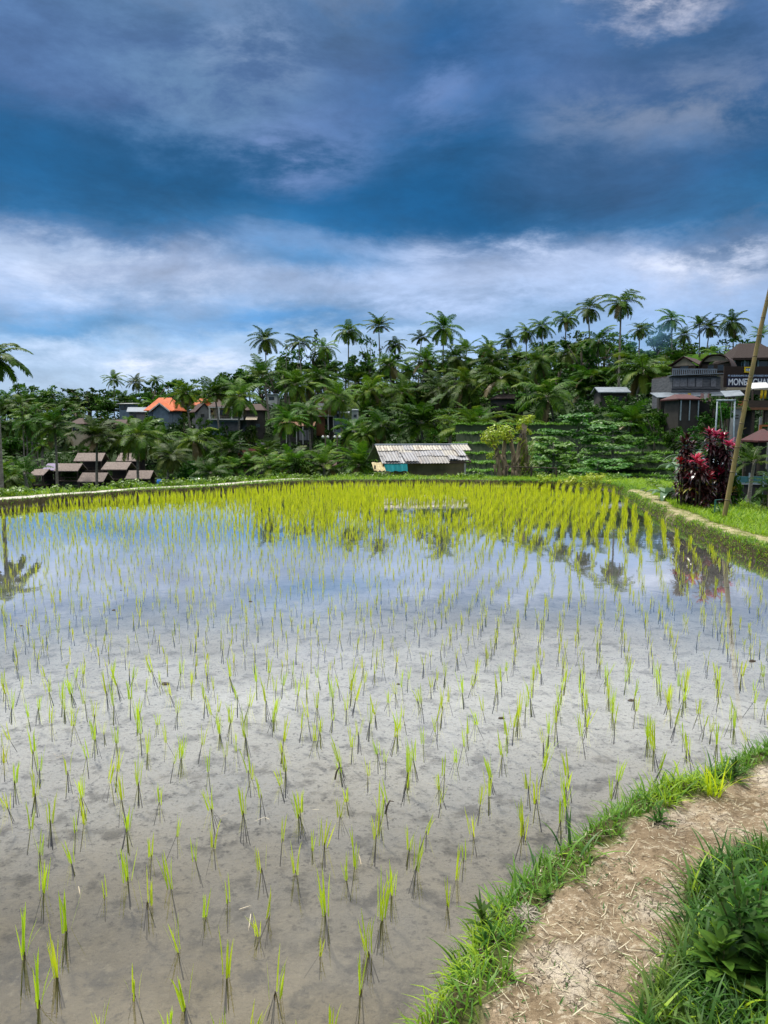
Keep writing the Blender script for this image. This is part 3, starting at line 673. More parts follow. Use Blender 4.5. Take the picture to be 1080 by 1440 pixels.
# ------------------------------------------------------------------ broad-leaved trees
def leaf_cloud(centres, radii, n, size, seed, flat=.7, upb=.35):
    r = np.random.default_rng(seed); VV = []
    for c, rad in zip(centres, radii):
        k = max(6, int(n*(rad if np.isscalar(rad) else rad[0])**1.5)); u = r.normal(0, 1, (k, 3)); u /= np.linalg.norm(u, axis=1, keepdims=True)+1e-9
        q = np.array(c)+u*(r.random((k, 1))**.45)*np.array(rad if not np.isscalar(rad) else (rad, rad, rad*flat))
        nn = u+np.array([0, 0, upb])+r.normal(0, .55, (k, 3)); nn /= np.linalg.norm(nn, axis=1, keepdims=True)
        a = np.cross(nn, r.normal(0, 1, (k, 3))); a /= np.linalg.norm(a, axis=1, keepdims=True)+1e-9; b = np.cross(nn, a)
        s = size*r.uniform(.6, 1.3, (k, 1)); a = a*s; b = b*s*.48
        VV.append(np.stack([q-a, q-b+a*.1-nn*s*.12, q+a, q+b+a*.1-nn*s*.12], 1))
    V = np.concatenate(VV); N = len(V); return V.reshape(-1, 3), np.arange(N*4).reshape(N, 4)
def btree(seed, rx=3.0, rz=2.6, n=46, size=.30, leaf='leaf', h=6.0, gap=.0, per=34):
    r = random.Random(seed); cs, rs, limbs = [], [], MB()
    limbs.tube([(0, 0, 0), (r.uniform(-.15, .15), .05, h*.3), (r.uniform(-.3, .3), 0, h*.62)], [.22, .17, .12], 7)
    top = np.array(limbs.v[-1])*0+np.array([0, 0, h*.5])
    lob = [(r.uniform(-.6, .6)*rx, r.uniform(-.6, .6)*rx, h*.7+r.uniform(-.55, .75)*rz, r.uniform(.4, .75)) for _ in range(9)]
    for i in range(n):
        L = lob[i % len(lob)]
        a = r.uniform(0, 6.28); b = math.acos(r.uniform(-.6, 1)); k = L[3]*r.uniform(.5, 1.05)
        cs.append((L[0]+rx*k*.62*math.sin(b)*math.cos(a), L[1]+rx*k*.62*math.sin(b)*math.sin(a), L[2]+rz*k*.62*math.cos(b))); rs.append(r.uniform(.35, .8)*rx/3)
    for L in lob: limbs.tube([(0, 0, h*.42), (L[0]*.5, L[1]*.5, (L[2]+h*.45)*.5), (L[0], L[1], L[2])], [.11, .07, .03], 5)
    V, Q = leaf_cloud(cs, rs, per, size, seed)
    return (np_mesh('tree_crown', V, Q, None, M[leaf]), limbs.mesh('tree_trunk', M['bark'], True), rx, h*.7+rz)
BT = [btree(101), btree(102, 3.4, 2.2, 50), btree(103, 2.6, 3.2, 44), btree(104, 3.1, 2.6, 26, .26, per=24), btree(105, 3.6, 2.8, 54), btree(106, 2.2, 3.4, 40), btree(107, 2.8, 2.6, 22, .28, per=20)]
def tree(D, px, py_top, width_px, label, group=None, v=None, base=None, name='tree', cat='tree'):
    x, y, z = at(px, py_top, D); g = tz(x, y) if base is None else base
    cr, tk, rx, hh = BT[rnd.randrange(len(BT))] if v is None else v
    t = thing(name, label, cat, (x, y, g-.2), rnd.uniform(0, 6.28), group)
    sx = width_px*S(D)/(2.2*rx); sz = max(z-g+.2, 1.5)/hh
    sz = max(sz, sx*.55)
    for nm, me in (('trunk', tk), ('crown', cr)):
        o = link(nm, me, t); o.scale = (sx, sx, sz)
    return t
def layered(seed):
    r = random.Random(seed); cs, rs, mb = [], [], MB(); h = 6.0
    mb.tube([(0, 0, 0), (.1, 0, 2.4), (-.1, .1, 4.4), (.05, 0, 6)], [.13, .10, .07, .03], 7)
    for k in range(13):
        zz = 1.0+k*.40+r.uniform(-.3, .3); a = k*2.4+r.uniform(-.4, .4); ln = (2.6-.13*k)*r.uniform(.5, 1.25)
        e = (ln*math.cos(a), ln*math.sin(a), zz+.55); mb.tube([(0, 0, zz-.5), (e[0]*.5, e[1]*.5, zz+.1), e], [.05, .035, .012], 5)
        for j in range(7):
            f = .35+.11*j; b = a+r.uniform(-.55, .55); cs.append((f*ln*1.15*math.cos(b), f*ln*1.15*math.sin(b), zz+.25+.35*f+r.uniform(-.2, .2))); rs.append((r.uniform(.3, .75), r.uniform(.3, .75), r.uniform(.08, .22)))
    V, Q = leaf_cloud(cs, rs, 150, .15, seed, upb=1.4)
    return (np_mesh('layered_crown', V, Q, None, M['leaf_feathery']), mb.mesh('layered_trunk', M['palmtrunk'], True), 2.6, 6.6)
LT = [layered(201), layered(202), layered(203)]

def banana(seed, n=9, L=1.9, w=.24, mat='banana'):
    r = random.Random(seed); V = []; Q = []
    for i in range(n):
        az = i*2.4+r.uniform(-.3, .3); el = 1.35-.11*i+r.uniform(-.1, .1); p = np.array([0, 0, 1.0+.06*i]); sd = np.array([math.cos(az), -math.sin(az), 0.]); l = L*r.uniform(.75, 1.1); prev = None
        for j in range(8):
            s = j/7; e = el-1.5*s**1.5*r.uniform(.9, 1.1); ww = w*(math.sin(math.pi*min(1, .06+.92*s))**.6); dn = np.array([0, 0, .10*ww/w])
            V += [p-sd*ww+dn, p, p+sd*ww+dn]; b = len(V)-3
            if prev is not None: Q += [(prev, prev+1, b+1, b), (prev+1, prev+2, b+2, b+1)]
            prev = b; p = p+np.array([math.sin(az)*math.cos(e), math.cos(az)*math.cos(e), math.sin(e)])*l/7
    mb = MB(); mb.tube([(0, 0, -.2), (.02, 0, .6), (0, 0, 1.3)], [.13, .10, .06], 7)
    return np_mesh('banana_leaves', np.array(V), np.array(Q), None, M[mat]), mb.mesh('banana_stem', M['rachis'], True)
BN = [banana(301), banana(302, 8, 2.1), banana(303, 10, 1.7)]; BS = [banana(311, 10, 1.3, .17, 'silver')]
def banana_at(D, px, py_top, label, group=None, v=None, h_px=None, name='banana_plant', base_py=None):
    x, y, z = at(px, py_top, D); g = tz(x, y) if base_py is None else zat(base_py, D)
    t = thing(name, label, 'banana plant' if 'banana' in name else 'plant', (x, y, g-.05), rnd.uniform(0, 6.28), group)
    lv, st = rnd.choice(BN) if v is None else v
    s = max(.35, (z-g)/2.75)
    for nm, me in (('stem', st), ('leaves', lv)):
        o = link(nm, me, t); o.scale = (s, s, s)
    return t

# ------------------------------------------------------------------ placing the forest
BLOCK = []      # (px0, px1, py0, py1, D): buildings that stay in view
def blocked(D, x0, x1, y0, y1):
    for (a, b, c, d, BD) in BLOCK:
        if D < BD and x0 < b and x1 > a and y0 < d and y1 > c: return True
    return False
SKY_x = [0, 30, 100, 200, 250, 300, 340, 380, 420, 460, 500, 560, 600, 650, 700, 750, 800, 830, 870, 900, 940, 980, 1040, 1090]
SKY_y = [540, 537, 540, 540, 530, 524, 514, 504, 488, 496, 500, 500, 488, 490, 478, 476, 462, 466, 470, 482, 478, 486, 492, 494]
# ------------------------------------------------------------------ buildings
def frame(name, label, cat, px, py_base, D, rz=0.0, group=None):
    x, y, z = at(px, py_base, D); return thing(name, label, cat, (x, y, z), rz, group)
def P(t, name, mats, fn, smooth=False, label=None):
    mb = MB(); fn(mb); o = mb.build(name, mats, t, smooth)
    if label: o['label'] = label
    return o
def gable_x(mb, w, d, ze, zr, oh=.3, ohx=.3, th=.10, y0=0, hip=0.0):
    """roof with its ridge along x over a plan w x d starting at y0; hip = inset of the ridge ends"""
    x0, x1 = -w/2-ohx, w/2+ohx; ya, yb, ym = y0-oh, y0+d+oh, y0+d/2
    mb.slab([(x0, ya, ze), (x1, ya, ze), (x1-hip, ym, zr), (x0+hip, ym, zr)], (0, 0, th))
    mb.slab([(x1, yb, ze), (x0, yb, ze), (x0+hip, ym, zr), (x1-hip, ym, zr)], (0, 0, th))
    if hip > 0:
        mb.slab([(x0, yb, ze), (x0, ya, ze), (x0+hip, ym, zr)], (0, 0, th)); mb.slab([(x1, ya, ze), (x1, yb, ze), (x1-hip, ym, zr)], (0, 0, th))
def gable_y(mb, w, d, ze, zr, oh=.25, ohy=.3, th=.10, y0=0, xc=0):
    xa, xb = xc-w/2-oh, xc+w/2+oh; ya, yb = y0-ohy, y0+d+ohy
    mb.slab([(xa, yb, ze), (xa, ya, ze), (xc, ya, zr), (xc, yb, zr)], (0, 0, th)); mb.slab([(xb, ya, ze), (xb, yb, ze), (xc, yb, zr), (xc, ya, zr)], (0, 0, th))
def gwall_y(mb, w, d, ze, zr, y0=0, z0=-2.0):
    """walls with triangular gables at both ends of a roof whose ridge runs along y"""
    p = [(-w/2, y0, z0), (w/2, y0, z0), (w/2, y0, ze), (0, y0, zr), (-w/2, y0, ze)]
    mb.slab(p, (0, d, 0))
def win(t, x, z, w, h, y=0.0, frame_m=None, pane_m=None):
    f = P(t, 'window', frame_m or M['dkwood'], lambda m: (m.box(x-w/2, x+w/2, y-.05, y-.004, z, z+.06), m.box(x-w/2, x+w/2, y-.05, y-.004, z+h-.06, z+h), m.box(x-w/2, x-w/2+.06, y-.05, y-.004, z+.06, z+h-.06), m.box(x+w/2-.06, x+w/2, y-.05, y-.004, z+.06, z+h-.06)))
    P(f, 'pane', pane_m or M['glass'], lambda m: m.box(x-w/2+.06, x+w/2-.06, y-.03, y-.004, z+.06, z+h-.06))
def posts(t, pts, z0, z1, m, r=.06):
    for (x, y) in pts: P(t, 'post', m, lambda q: q.box(x-r, x+r, y-r, y+r, z0, z1))
def block(x0, x1, y0, y1, D): BLOCK.append((x0, x1, y0, y1, D))

# ---- the tin-roofed hut on the far bank
def hut():
    D = 33.0; s = S(D); t = frame('tin_roof_hut', 'low concrete field hut with patched corrugated metal roof on the far bank', 'hut', 602, 690, D, R(12))
    w = 108*s; d = 2.7; zb = 0; ze = zat(646, D)-zat(690, D); zr = zat(627, D+1.3)-zat(690, D)
    P(t, 'wall', M['concrete'], lambda m: (m.box(-w/2, w/2, 0, .12, -.6, ze-.02), m.box(-w/2, w/2, d-.12, d, -.6, ze-.02), m.box(-w/2, -w/2+.12, .12, d-.12, -.6, ze-.02), m.box(w/2-.12, w/2, .12, d-.12, -.6, ze-.02)))
    P(t, 'gable', M['dkwood'], lambda m: (m.slab([(w/2-.10, .1, ze-.015), (w/2-.10, d-.1, ze-.015), (w/2-.10, d/2, zr-.12)], (.06, 0, 0)), m.slab([(-w/2+.04, .1, ze-.015), (-w/2+.04, d-.1, ze-.015), (-w/2+.04, d/2, zr-.12)], (.06, 0, 0))))
    P(t, 'corner_post', M['white'], lambda m: m.box(w/2-.045, w/2+.03, -.04, .04, -.6, ze-.03))
    # roof: overlapping corrugated sheets, three courses on the front slope, their lower edge uneven
    mb = MB(); r = random.Random(5)
    def sheet(x0, x1, f0, f1, back=False, lift=0.0, skew=0.0):
        n = int((x1-x0)/.03)+2; vs = []; fs = []
        ym = d/2
        for i in range(n):
            x = x0+(x1-x0)*i/(n-1); c = .011*math.sin(x*2*math.pi/.13)
            for f in (f0, f1):
                yy = -.42+(ym+.42)*f; z = ze-.10+(zr-ze+.10)*f+c+lift+.012*f
                if back: yy = 2*ym-yy
                vs.append((x+skew*f, yy, z))
            if i: b = 2*i-2; fs.append((b, b+2, b+3, b+1))
        k = len(vs); vs2 = [(a, b, c-.012) for a, b, c in vs]
        fs2 = [(k+a, k+dd, k+c, k+b) for a, b, c, dd in fs]
        side = [(0, 1, k+1, k), (k-2, k+k-2, k+k-1, k-1)]
        mb.add(vs+vs2, fs+fs2+side)
    xl, xr = -w/2-.42, w/2+.10
    for row, (f0, f1) in enumerate(((-.02, .40), (.36, .72), (.68, 1.0))):
        x = xl
        while x < xr-.05:
            ww = r.choice([.42, .55, .66, .8]); x1 = min(x+ww, xr)
            jj = r.uniform(-.035, .02) if row == 0 else r.uniform(-.03, .03)
            if row == 0 and x > xr-.95: jj += .14
            sheet(x-.03, x1+.03, f0+jj, f1, lift=.014*(2-row)*-1+r.uniform(-.004, .010)+.016*row, skew=.05); x = x1
    x = xl
    while x < xr-.05:
        x1 = min(x+.8, xr+.3); sheet(x-.02, x1+.02, -.02, 1.0, True, r.uniform(0, .01)); x = x1
    for x0, x1, f0, f1 in ((xl+.1, xl+.75, .02, .42), (xl+.95, xl+1.55, .0, .55), (xr-.85, xr-.45, .1, .34), (xl+.9, xl+1.5, .5, .62), (xr-.32, xr-.02, .3, .95), (xr-.4, xr+.42, .62, 1.0)):
        sheet(x0, x1, f0, f1, lift=.055)
    mb.build('roof', M['corr'], t)
    P(t, 'ridge_cap', M['metalroof'], lambda m: m.tube([(xl, d/2, zr+.045), (xr+.45, d/2, zr+.045)], .05, 8))
    P(t, 'rafter', M['dkwood'], lambda m: (m.slab([(xr+.02, -.34, ze-.16), (xr+.02, d/2, zr-.10), (xr+.02, d/2, zr-.02), (xr+.02, -.34, ze-.08)], (.06, 0, 0)), m.slab([(xr+.02, d+.34, ze-.16), (xr+.02, d/2, zr-.10), (xr+.02, d/2, zr-.02), (xr+.02, d+.34, ze-.08)], (.06, 0, 0)), m.box(xl+.05, xr, -.33, -.26, ze-.17, ze-.10)))
    def drape(m, x0, x1, y0, y1, z0, z1, fold, n=26):
        vs = []; fs = []
        for i in range(n):
            f = i/(n-1); x = x0+(x1-x0)*f; wv = fold*math.sin(f*31)+fold*.6*math.sin(f*13+1)
            vs += [(x, y0, z1+.012*math.sin(f*9)), (x, (y0+y1)/2+wv*.6, (z0+z1)/2), (x, y1+wv, z0+.5*fold*math.sin(f*17))]
            if i: b = 3*i-3; fs += [(b, b+3, b+4, b+1), (b+1, b+4, b+5, b+2)]
        m.add(vs, fs)
    P(t, 'tarp_awning', M['turq'], lambda m: drape(m, -w/2-.36, -w/2+.62, -.40, -.50, ze-.46, ze-.13, .035), True, 'turquoise tarpaulin hanging under the left eave')
    P(t, 'side_awning', M['beigetarp'], lambda m: drape(m, -w/2-.86, -w/2-.36, -.15, -.75, ze-.42, ze-.10, .05), True, 'faded yellow tarpaulin awning at the left end')
    posts(t, [(-w/2-.40, -.42), (-w/2-.80, -.6)], -.6, ze-.2, M['dkwood'], .03)
hut()

# ---- lower row of open shingle-roofed pavilions in the valley
PAV = [((107, 143), 637, 648, 96.5, 'shingle', 'grey shingled pavilion in the upper row, partly hidden by a palm crown'),
       ((166, 197), 637, 648, 98, 'shingle', 'light grey shingled pavilion in the upper row, beside the right palm trunk'),
       ((79, 110), 652, 662, 93, 'shingle', 'grey shingled pavilion just right of the purple roof'),
       ((145, 179), 650, 660, 93, 'shingle', 'grey shingled pavilion in the middle row, right of the terrace railing'),
       ((112, 146), 665, 677, 88, 'shingle', 'dark open pavilion with grey shingle roof, lowest in the row above the path'),
       ((179, 211), 662, 673, 88, 'shingle', 'grey shingled pavilion lowest on the right, behind leaning trunks'),
       ((44, 62), 660, 668, 92, 'shingle', 'small pale grey pavilion roof left of the purple roof'),
       ((62, 78), 652, 661, 94, 'purple', 'pavilion with a purple sheet roof and stone steps')]
for (a, b), y0, y1, D, mt, lab in PAV:
    s = S(D); w = (b-a)*s; t = frame('pavilion', lab, 'pavilion', (a+b)/2, y1+14, D, R(rnd.uniform(-5, 5)), 'pavilions with low roofs in the valley'); d = 2.6; ze = 13*s; zr = ze+(y1-y0)*s*.95
    P(t, 'roof', M[mt], lambda m: gable_x(m, w, d, ze, zr, .35, .12, .10))
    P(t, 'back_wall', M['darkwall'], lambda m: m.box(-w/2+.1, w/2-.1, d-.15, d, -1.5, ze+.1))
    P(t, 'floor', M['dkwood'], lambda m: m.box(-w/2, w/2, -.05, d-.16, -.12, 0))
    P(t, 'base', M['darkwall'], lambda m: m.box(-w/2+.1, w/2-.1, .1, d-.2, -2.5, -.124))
    posts(t, [(-w/2+.1, .1), (w/2-.1, .1)], .002, ze+.1, M['dkwood'])
    P(t, 'railing', M['dkwood'], lambda m: (m.box(-w/2+.17, w/2-.17, .06, .12, .34, .42), [m.box(x-.02, x+.02, .07, .11, .003, .338) for x in np.linspace(-w/2+.3, w/2-.3, 7)]))
    block(a-2, b+2, y0, y1+5, D)

def simple_house(name, label, px0, px1, y_ridge, y_eave, y_base, D, wall_m, roof_m, kind='gx', depth=5.0, rz=0.0, wins=(), door=None, hip=0.0, blk=True, sink=3.0, trim=None, oh=.35):
    s = S(D); w = (px1-px0)*s-2*oh*.7; t = frame(name, label, 'house', (px0+px1)/2, y_base, D, rz); ze = (y_base-y_eave)*s; zr = ze+max((y_eave-y_ridge)*s, .2)
    d = depth
    if kind == 'gx':
        P(t, 'wall', M[wall_m], lambda m: m.box(-w/2, w/2, 0, d, -sink, ze+.06)); P(t, 'roof', M[roof_m], lambda m: gable_x(m, w, d, ze, zr, oh, oh, hip=hip))
        if hip == 0: P(t, 'gable', M[wall_m], lambda m: [m.slab([(q, .05, ze+.065), (q, d-.05, ze+.065), (q, d/2, zr-.05)], (.08, 0, 0)) for q in (-w/2, w/2-.08)])
    elif kind == 'gy':
        P(t, 'wall', M[wall_m], lambda m: gwall_y(m, w, d, ze, zr-.05, z0=-sink)); P(t, 'roof', M[roof_m], lambda m: gable_y(m, w, d, ze, zr, oh))
        if trim: P(t, 'bargeboard', M[trim], lambda m: [m.slab([(q*(w/2+oh), -.36, ze-.12), (0, -.36, zr-.12), (0, -.36, zr+.12), (q*(w/2+oh), -.36, ze+.12)], (0, .05, 0)) for q in (-1, 1)])
    elif kind == 'flat':
        P(t, 'wall', M[wall_m], lambda m: m.box(-w/2, w/2, 0, d, -sink, ze)); P(t, 'roof', M[roof_m], lambda m: m.slab([(-w/2-oh, -oh, ze+.004), (w/2+oh, -oh, ze+.004), (w/2+oh, d+oh, zr), (-w/2-oh, d+oh, zr)], (0, 0, .10)))
    for (fx, fz, fw, fh) in wins: win(t, fx*w/2, fz*ze, fw, fh)
    if door is not None: P(t, 'door', M['dkwood'], lambda m: m.box(door*w/2-.4, door*w/2+.4, -.05, -.004, 0, 1.9))
    if blk: block(px0, px1, y_ridge, y_base-3, D)
    return t, w, ze, zr, s

# ---- upper left village
t, w, ze, zr, s = simple_house('tiled_roof_house', 'blue grey house with bright orange hipped tile roof, larger of the two orange roofs', 205, 247, 560, 578, 594, 125, 'bluewall', 'tile_or', 'gx', 4.2, R(-7), [(-.5, .35, .8, .8), (.2, .35, .7, .8)], hip=1.5, oh=.55)
P(t, 'porch_gable', M['tile_or'], lambda m: gable_y(m, 2.6, 2.4, ze-.1, ze+1.15, .35, .3, .1, -1.7, w/2-1.3)); P(t, 'porch_wall', M['bluewall'], lambda m: m.slab([(w/2-2.6, -1.6, -3), (w/2-.05, -1.6, -3), (w/2-.05, -1.6, ze-.15), (w/2-1.3, -1.6, ze+1.0), (w/2-2.6, -1.6, ze-.15)], (0, 1.58, 0)))
P(t, 'bargeboard', M['white'], lambda m: [m.slab([(w/2-1.3+q*1.68, -2.06, ze-.24), (w/2-1.3, -2.06, ze+1.02), (w/2-1.3, -2.06, ze+1.26), (w/2-1.3+q*1.68, -2.06, ze+.0)], (0, .05, 0)) for q in (-1, 1)])
simple_house('tiled_roof_house', 'small house with orange hipped tile roof and white wall behind the grey gable house', 271, 297, 561, 571, 590, 131, 'white', 'tile_or', 'gx', 3.5, R(4), [(-.4, .3, .8, .9), (.3, .3, .8, .9)], hip=1.2, oh=.5)
simple_house('metal_roof_shed', 'grey shed with sloping metal roof left of the larger orange roof', 180, 205, 573, 580, 592, 128, 'greywall', 'metalpale', 'flat', 4, R(15), [(-.3, .3, .6, .6)])
simple_house('flat_roof_house', 'pale flat roofed block with wide dark windows above the trees on the left', 166, 186, 567, 568.5, 580, 140, 'bluewall', 'white', 'flat', 4, 0, [(-.4, .35, .8, .9), (.4, .35, .8, .9)])
simple_house('brown_roof_house', 'low house with dark brown roof and striped pale wall among the left palms', 99, 119, 589, 597, 608, 112, 'cream', 'tile_br', 'gx', 4, R(4), [(-.4, .2, .7, .7), (.3, .2, .7, .7)], hip=.8)
simple_house('brown_roof_house', 'dark brown roofed hut half hidden left of the orange roofs', 148, 178, 591, 598, 606, 116, 'darkwall', 'tile_br', 'gx', 4, R(-8), [(.2, .2, .7, .6)], hip=.8)
t, w, ze, zr, s = simple_house('gable_house', 'grey block house with plain gable end and brown roof', 276, 299, 568, 580, 598, 121, 'greywall', 'tile_br', 'gy', 6, R(22), [(-.25, .62, .55, .5)], oh=.4)
P(t, 'door', M['dkwood'], lambda m: m.box(w/2+.004, w/2+.05, 1.2, 2.2, -.2, 1.7))
# balcony house
D = 119; s = S(D); t = frame('balcony_house', 'two storey house with brown tile roof, pale columns and open balcony', 'house', 320, 606, D, R(-3)); w = 50*s; H1 = 17*s
P(t, 'wall', M['bluewall'], lambda m: m.box(-w/2, w/2-.8, 0, 5, -3, H1-.2)); P(t, 'balcony_slab', M['white'], lambda m: m.box(-w/2-.1, w/2, -.8, 5, H1-.196, H1))
P(t, 'back_wall', M['cream'], lambda m: m.box(-w/2+.1, w/2-.1, 2.4, 5, H1+.004, H1+1.7))
P(t, 'roof', M['tile_br'], lambda m: gable_x(m, w-.6, 4.6, H1+1.72, H1+2.9, .6, .4, .1, 0, .8)); P(t, 'beam', M['white'], lambda m: m.box(-w/2, w/2, -.72, -.5, H1+1.62, H1+1.80))
posts(t, [(-w/2+.2, -.6), (-.2*w, -.6), (.16*w, -.6), (w/2-.2, -.6)], H1+.004, H1+1.616, M['white'], .11)
P(t, 'railing', M['dkwood'], lambda m: (m.box(-w/2+.32, w/2-.32, -.63, -.58, H1+.5, H1+.56), [m.box(x-.02, x+.02, -.62, -.59, H1+.005, H1+.498) for x in np.linspace(-w/2+.4, w/2-.4, 20)]))
win(t, .2*w, H1+.5, 1.2, .9, 2.4); win(t, -.25*w, H1+.5, 1.0, .9, 2.4); P(t, 'shutter', M['planks'], lambda m: m.box(-.2*w, .3*w, -.05, -.004, -.2, H1-.5))
block(293, 346, 572, 604, D)
t, w, ze, zr, s = simple_house('terrace_cafe', 'dark open fronted house with cream awning beside the balcony house', 345, 372, 569, 578, 612, 117, 'darkwall', 'tile_br', 'gx', 4, R(3), [(.4, .3, .8, .7)], hip=.8)
P(t, 'awning', M['cream'], lambda m: m.slab([(-w/2, -1.4, ze*.62), (w/2*.4, -1.4, ze*.62), (w/2*.4, -.02, ze*.74), (-w/2, -.02, ze*.74)], (0, 0, .06)))
simple_house('flat_roof_house', 'white walled flat house among trees above the middle palms', 373, 391, 553, 555, 566, 145, 'white', 'metalpale', 'flat', 4, 0, [(0, .3, 1.0, .6)])
t, w, ze, zr, s = simple_house('gable_house', 'red brown gable house with white panel front, slender posts and slab terrace', 443, 459, 560, 567, 584, 115, 'wood', 'cabin_red', 'gy', 4.5, R(-8), (), oh=.25)
P(t, 'front_panel', M['white'], lambda m: m.box(-.42, .55, -.08, -.004, ze-1.0, ze-.02)); P(t, 'side_roof', M['tile_br'], lambda m: m.slab([(w/2+.3, .2, ze-.1), (w/2+2.3, .2, ze-.3), (w/2+2.3, 3, ze+.4), (w/2+.3, 3, ze+.5)], (0, 0, .1)))
P(t, 'terrace_slab', M['greywall'], lambda m: m.box(-w/2, w/2+2.4, -.9, 3, -.2, -.04)); posts(t, [(w/2+.6, -.7), (w/2+1.4, -.7), (w/2+2.2, -.7)], -2.5, ze-.4, M['white'], .07); P(t, 'lower_wall', M['darkwall'], lambda m: m.box(-w/2, w/2+2.4, .2, 3, -3.5, -.204))
block(443, 482, 560, 584, 115)
t = frame('water_tank', 'blue plastic water tank beside the white panelled gable house', 'water tank', 472, 581, 114)
P(t, 'body', M['bluepaint'], lambda m: m.tube([(0, 0, 0), (0, 0, .15), (0, 0, .95), (0, 0, 1.1)], [.45, .5, .5, .4], 14), True); P(t, 'lid', M['bluewall'], lambda m: m.tube([(0, 0, 1.101), (0, 0, 1.17)], [.25, .18], 12))
simple_house('blue_shed', 'dark blue walled shed behind palm fronds in the middle of the hillside', 468, 490, 579, 582, 596, 113, 'bluewall', 'metalroof', 'flat', 3, 0, [(-.2, .4, .8, .8)])
simple_house('white_kiosk', 'small white kiosk wall between palm crowns', 494, 504, 576, 578, 592, 108, 'white', 'metalpale', 'flat', 2, 0, [(.1, .35, .4, .4)], oh=.1)
simple_house('brown_roof_house', 'brown tiled hip roof above palms left of the hut', 507, 524, 545, 556, 564, 133, 'cream', 'tile_br', 'gx', 5, R(-20), [(.1, .3, .6, .5)], hip=1.2)
t, w, ze, zr, s = simple_house('long_pavilion', 'long dark building with brown beam and grey curtains behind leaning trunks', 392, 441, 594, 600, 620, 111, 'darkwall', 'wood', 'flat', 4, R(2), [(-.75, .3, .8, .8)])
P(t, 'curtain', M['panelpale'], lambda m: [m.box(a, b, -.10, -.004, .1, ze-.5) for a, b in ((.1*w, .2*w), (.24*w, .33*w), (.36*w, .46*w))]); posts(t, [(-.3*w, -.3), (.02*w, -.3), (.22*w, -.3)], -.5, ze, M['white'], .06)
simple_house('dark_house', 'dark timber house behind trunks right of the hut roof', 696, 738, 555, 562, 606, 104, 'darkwall', 'thatch', 'gx', 4, R(5), [(-.5, .35, .5, .5, ), (.3, .6, .6, .4)], hip=1)
# two small red shingled cabins with pointed arch fronts
for (a, b, lab) in ((334, 349, 'red shingled arched cabin, the left of the pair below the balcony house'), (356, 373, 'red shingled arched cabin with white doorway light, the right of the pair')):
    D = 97; s = S(D); t = frame('arched_cabin', lab, 'cabin', (a+b)/2, 653, D, R(-24), 'red arched cabins'); w = (b-a)*s*.95; h = 21*s
    prof = [(w/2*q*(1-((k/7)**2.2)), h*(k/7)) for q, ks in ((1, range(0, 8)),) for k in ks]; full = [(x, z) for x, z in prof]+[(-x, z) for x, z in prof[-2::-1]]
    def shell(m):
        n = len(full)
        for i in range(n-1):
            (x0, z0), (x1, z1) = full[i], full[i+1]; m.slab([(x0, -.35, z0), (x1, -.35, z1), (x1, 2.6, z1), (x0, 2.6, z0)], ((.07 if x0 > 0 else -.07), 0, .05))
    P(t, 'roof', M['cabin_red'], shell); P(t, 'front_wall', M['dkwood'], lambda m: m.slab([(x*.93, 0, z*.95-.02) for x, z in full], (0, .08, 0)))
    P(t, 'door', M['wood'], lambda m: m.box(-.28, .28, -.05, -.004, 0, 1.15)); P(t, 'base', M['darkwall'], lambda m: m.box(-w/2, w/2, .0, 2.5, -2, -.03)); block(a, b, 633, 653, D)
# shelter with lamp posts
D = 90; s = S(D); t = frame('shelter', 'low red brown roof shelter between two tall lamp posts', 'shelter', 461, 664, D); w = 26*s
P(t, 'roof', M['tile_red'], lambda m: gable_x(m, w, 2, 8*s, 15*s, .2, .1, .08)); posts(t, [(-w/2+.1, .1), (w/2-.1, .1), (-w/2+.1, 1.9), (w/2-.1, 1.9)], -2, 8*s, M['dkwood'])
block(449, 478, 646, 656, D)
for px, lab in ((458, 'black lamp post with two white globes, left of the shelter pair'), (474.5, 'black lamp post with two white globes, right of the shelter pair')):
    t = frame('lamp_post', lab, 'lamp post', px, 662, 88.5, 0, 'lamp posts by the shelter'); h = 50*S(88.5)
    P(t, 'pole', M['dkwood'], lambda m: m.tube([(0, 0, -1.5), (0, 0, h)], [.09, .07], 8), True); P(t, 'arm', M['dkwood'], lambda m: m.box(-.32, .32, -.04, .04, h-.45, h-.37))
    for q in (-.28, .28): P(t, 'lamp_globe', M['lamp'], lambda m: m.tube([(q, 0, h-.37), (q, 0, h-.28), (q, 0, h-.15), (q, 0, h-.06)], [.08, .14, .14, .05], 10), True)
for k, px in enumerate((348, 352.5)):
    t = frame('plastic_chair', ('yellow plastic chair on the cafe terrace, left one', 'yellow plastic chair on the cafe terrace, right one')[k], 'chair', px, 623, 109, R(20), 'yellow terrace chairs')
    P(t, 'seat', M['yellow'], lambda m: m.box(-.25, .25, -.25, .25, .40, .45)); P(t, 'backrest', M['yellow'], lambda m: m.box(-.25, .25, .21, .26, .452, .95))
    for a, b in ((-.22, -.22), (.22, -.22), (-.22, .22), (.22, .22)): P(t, 'leg', M['yellow'], lambda m: m.box(a-.025, a+.025, b-.025, b+.025, 0, .398))
block(344, 357, 614, 624, 109)
t = frame('terrace', 'narrow concrete cafe terrace under the yellow chairs', 'terrace', 350, 623, 109); P(t, 'slab', M['greywall'], lambda m: m.box(-1.6, 2.2, -.6, 1.5, -.25, -.004)); P(t, 'retaining_wall', M['darkwall'], lambda m: m.box(-1.5, 2.1, -.4, 1.4, -3, -.254))
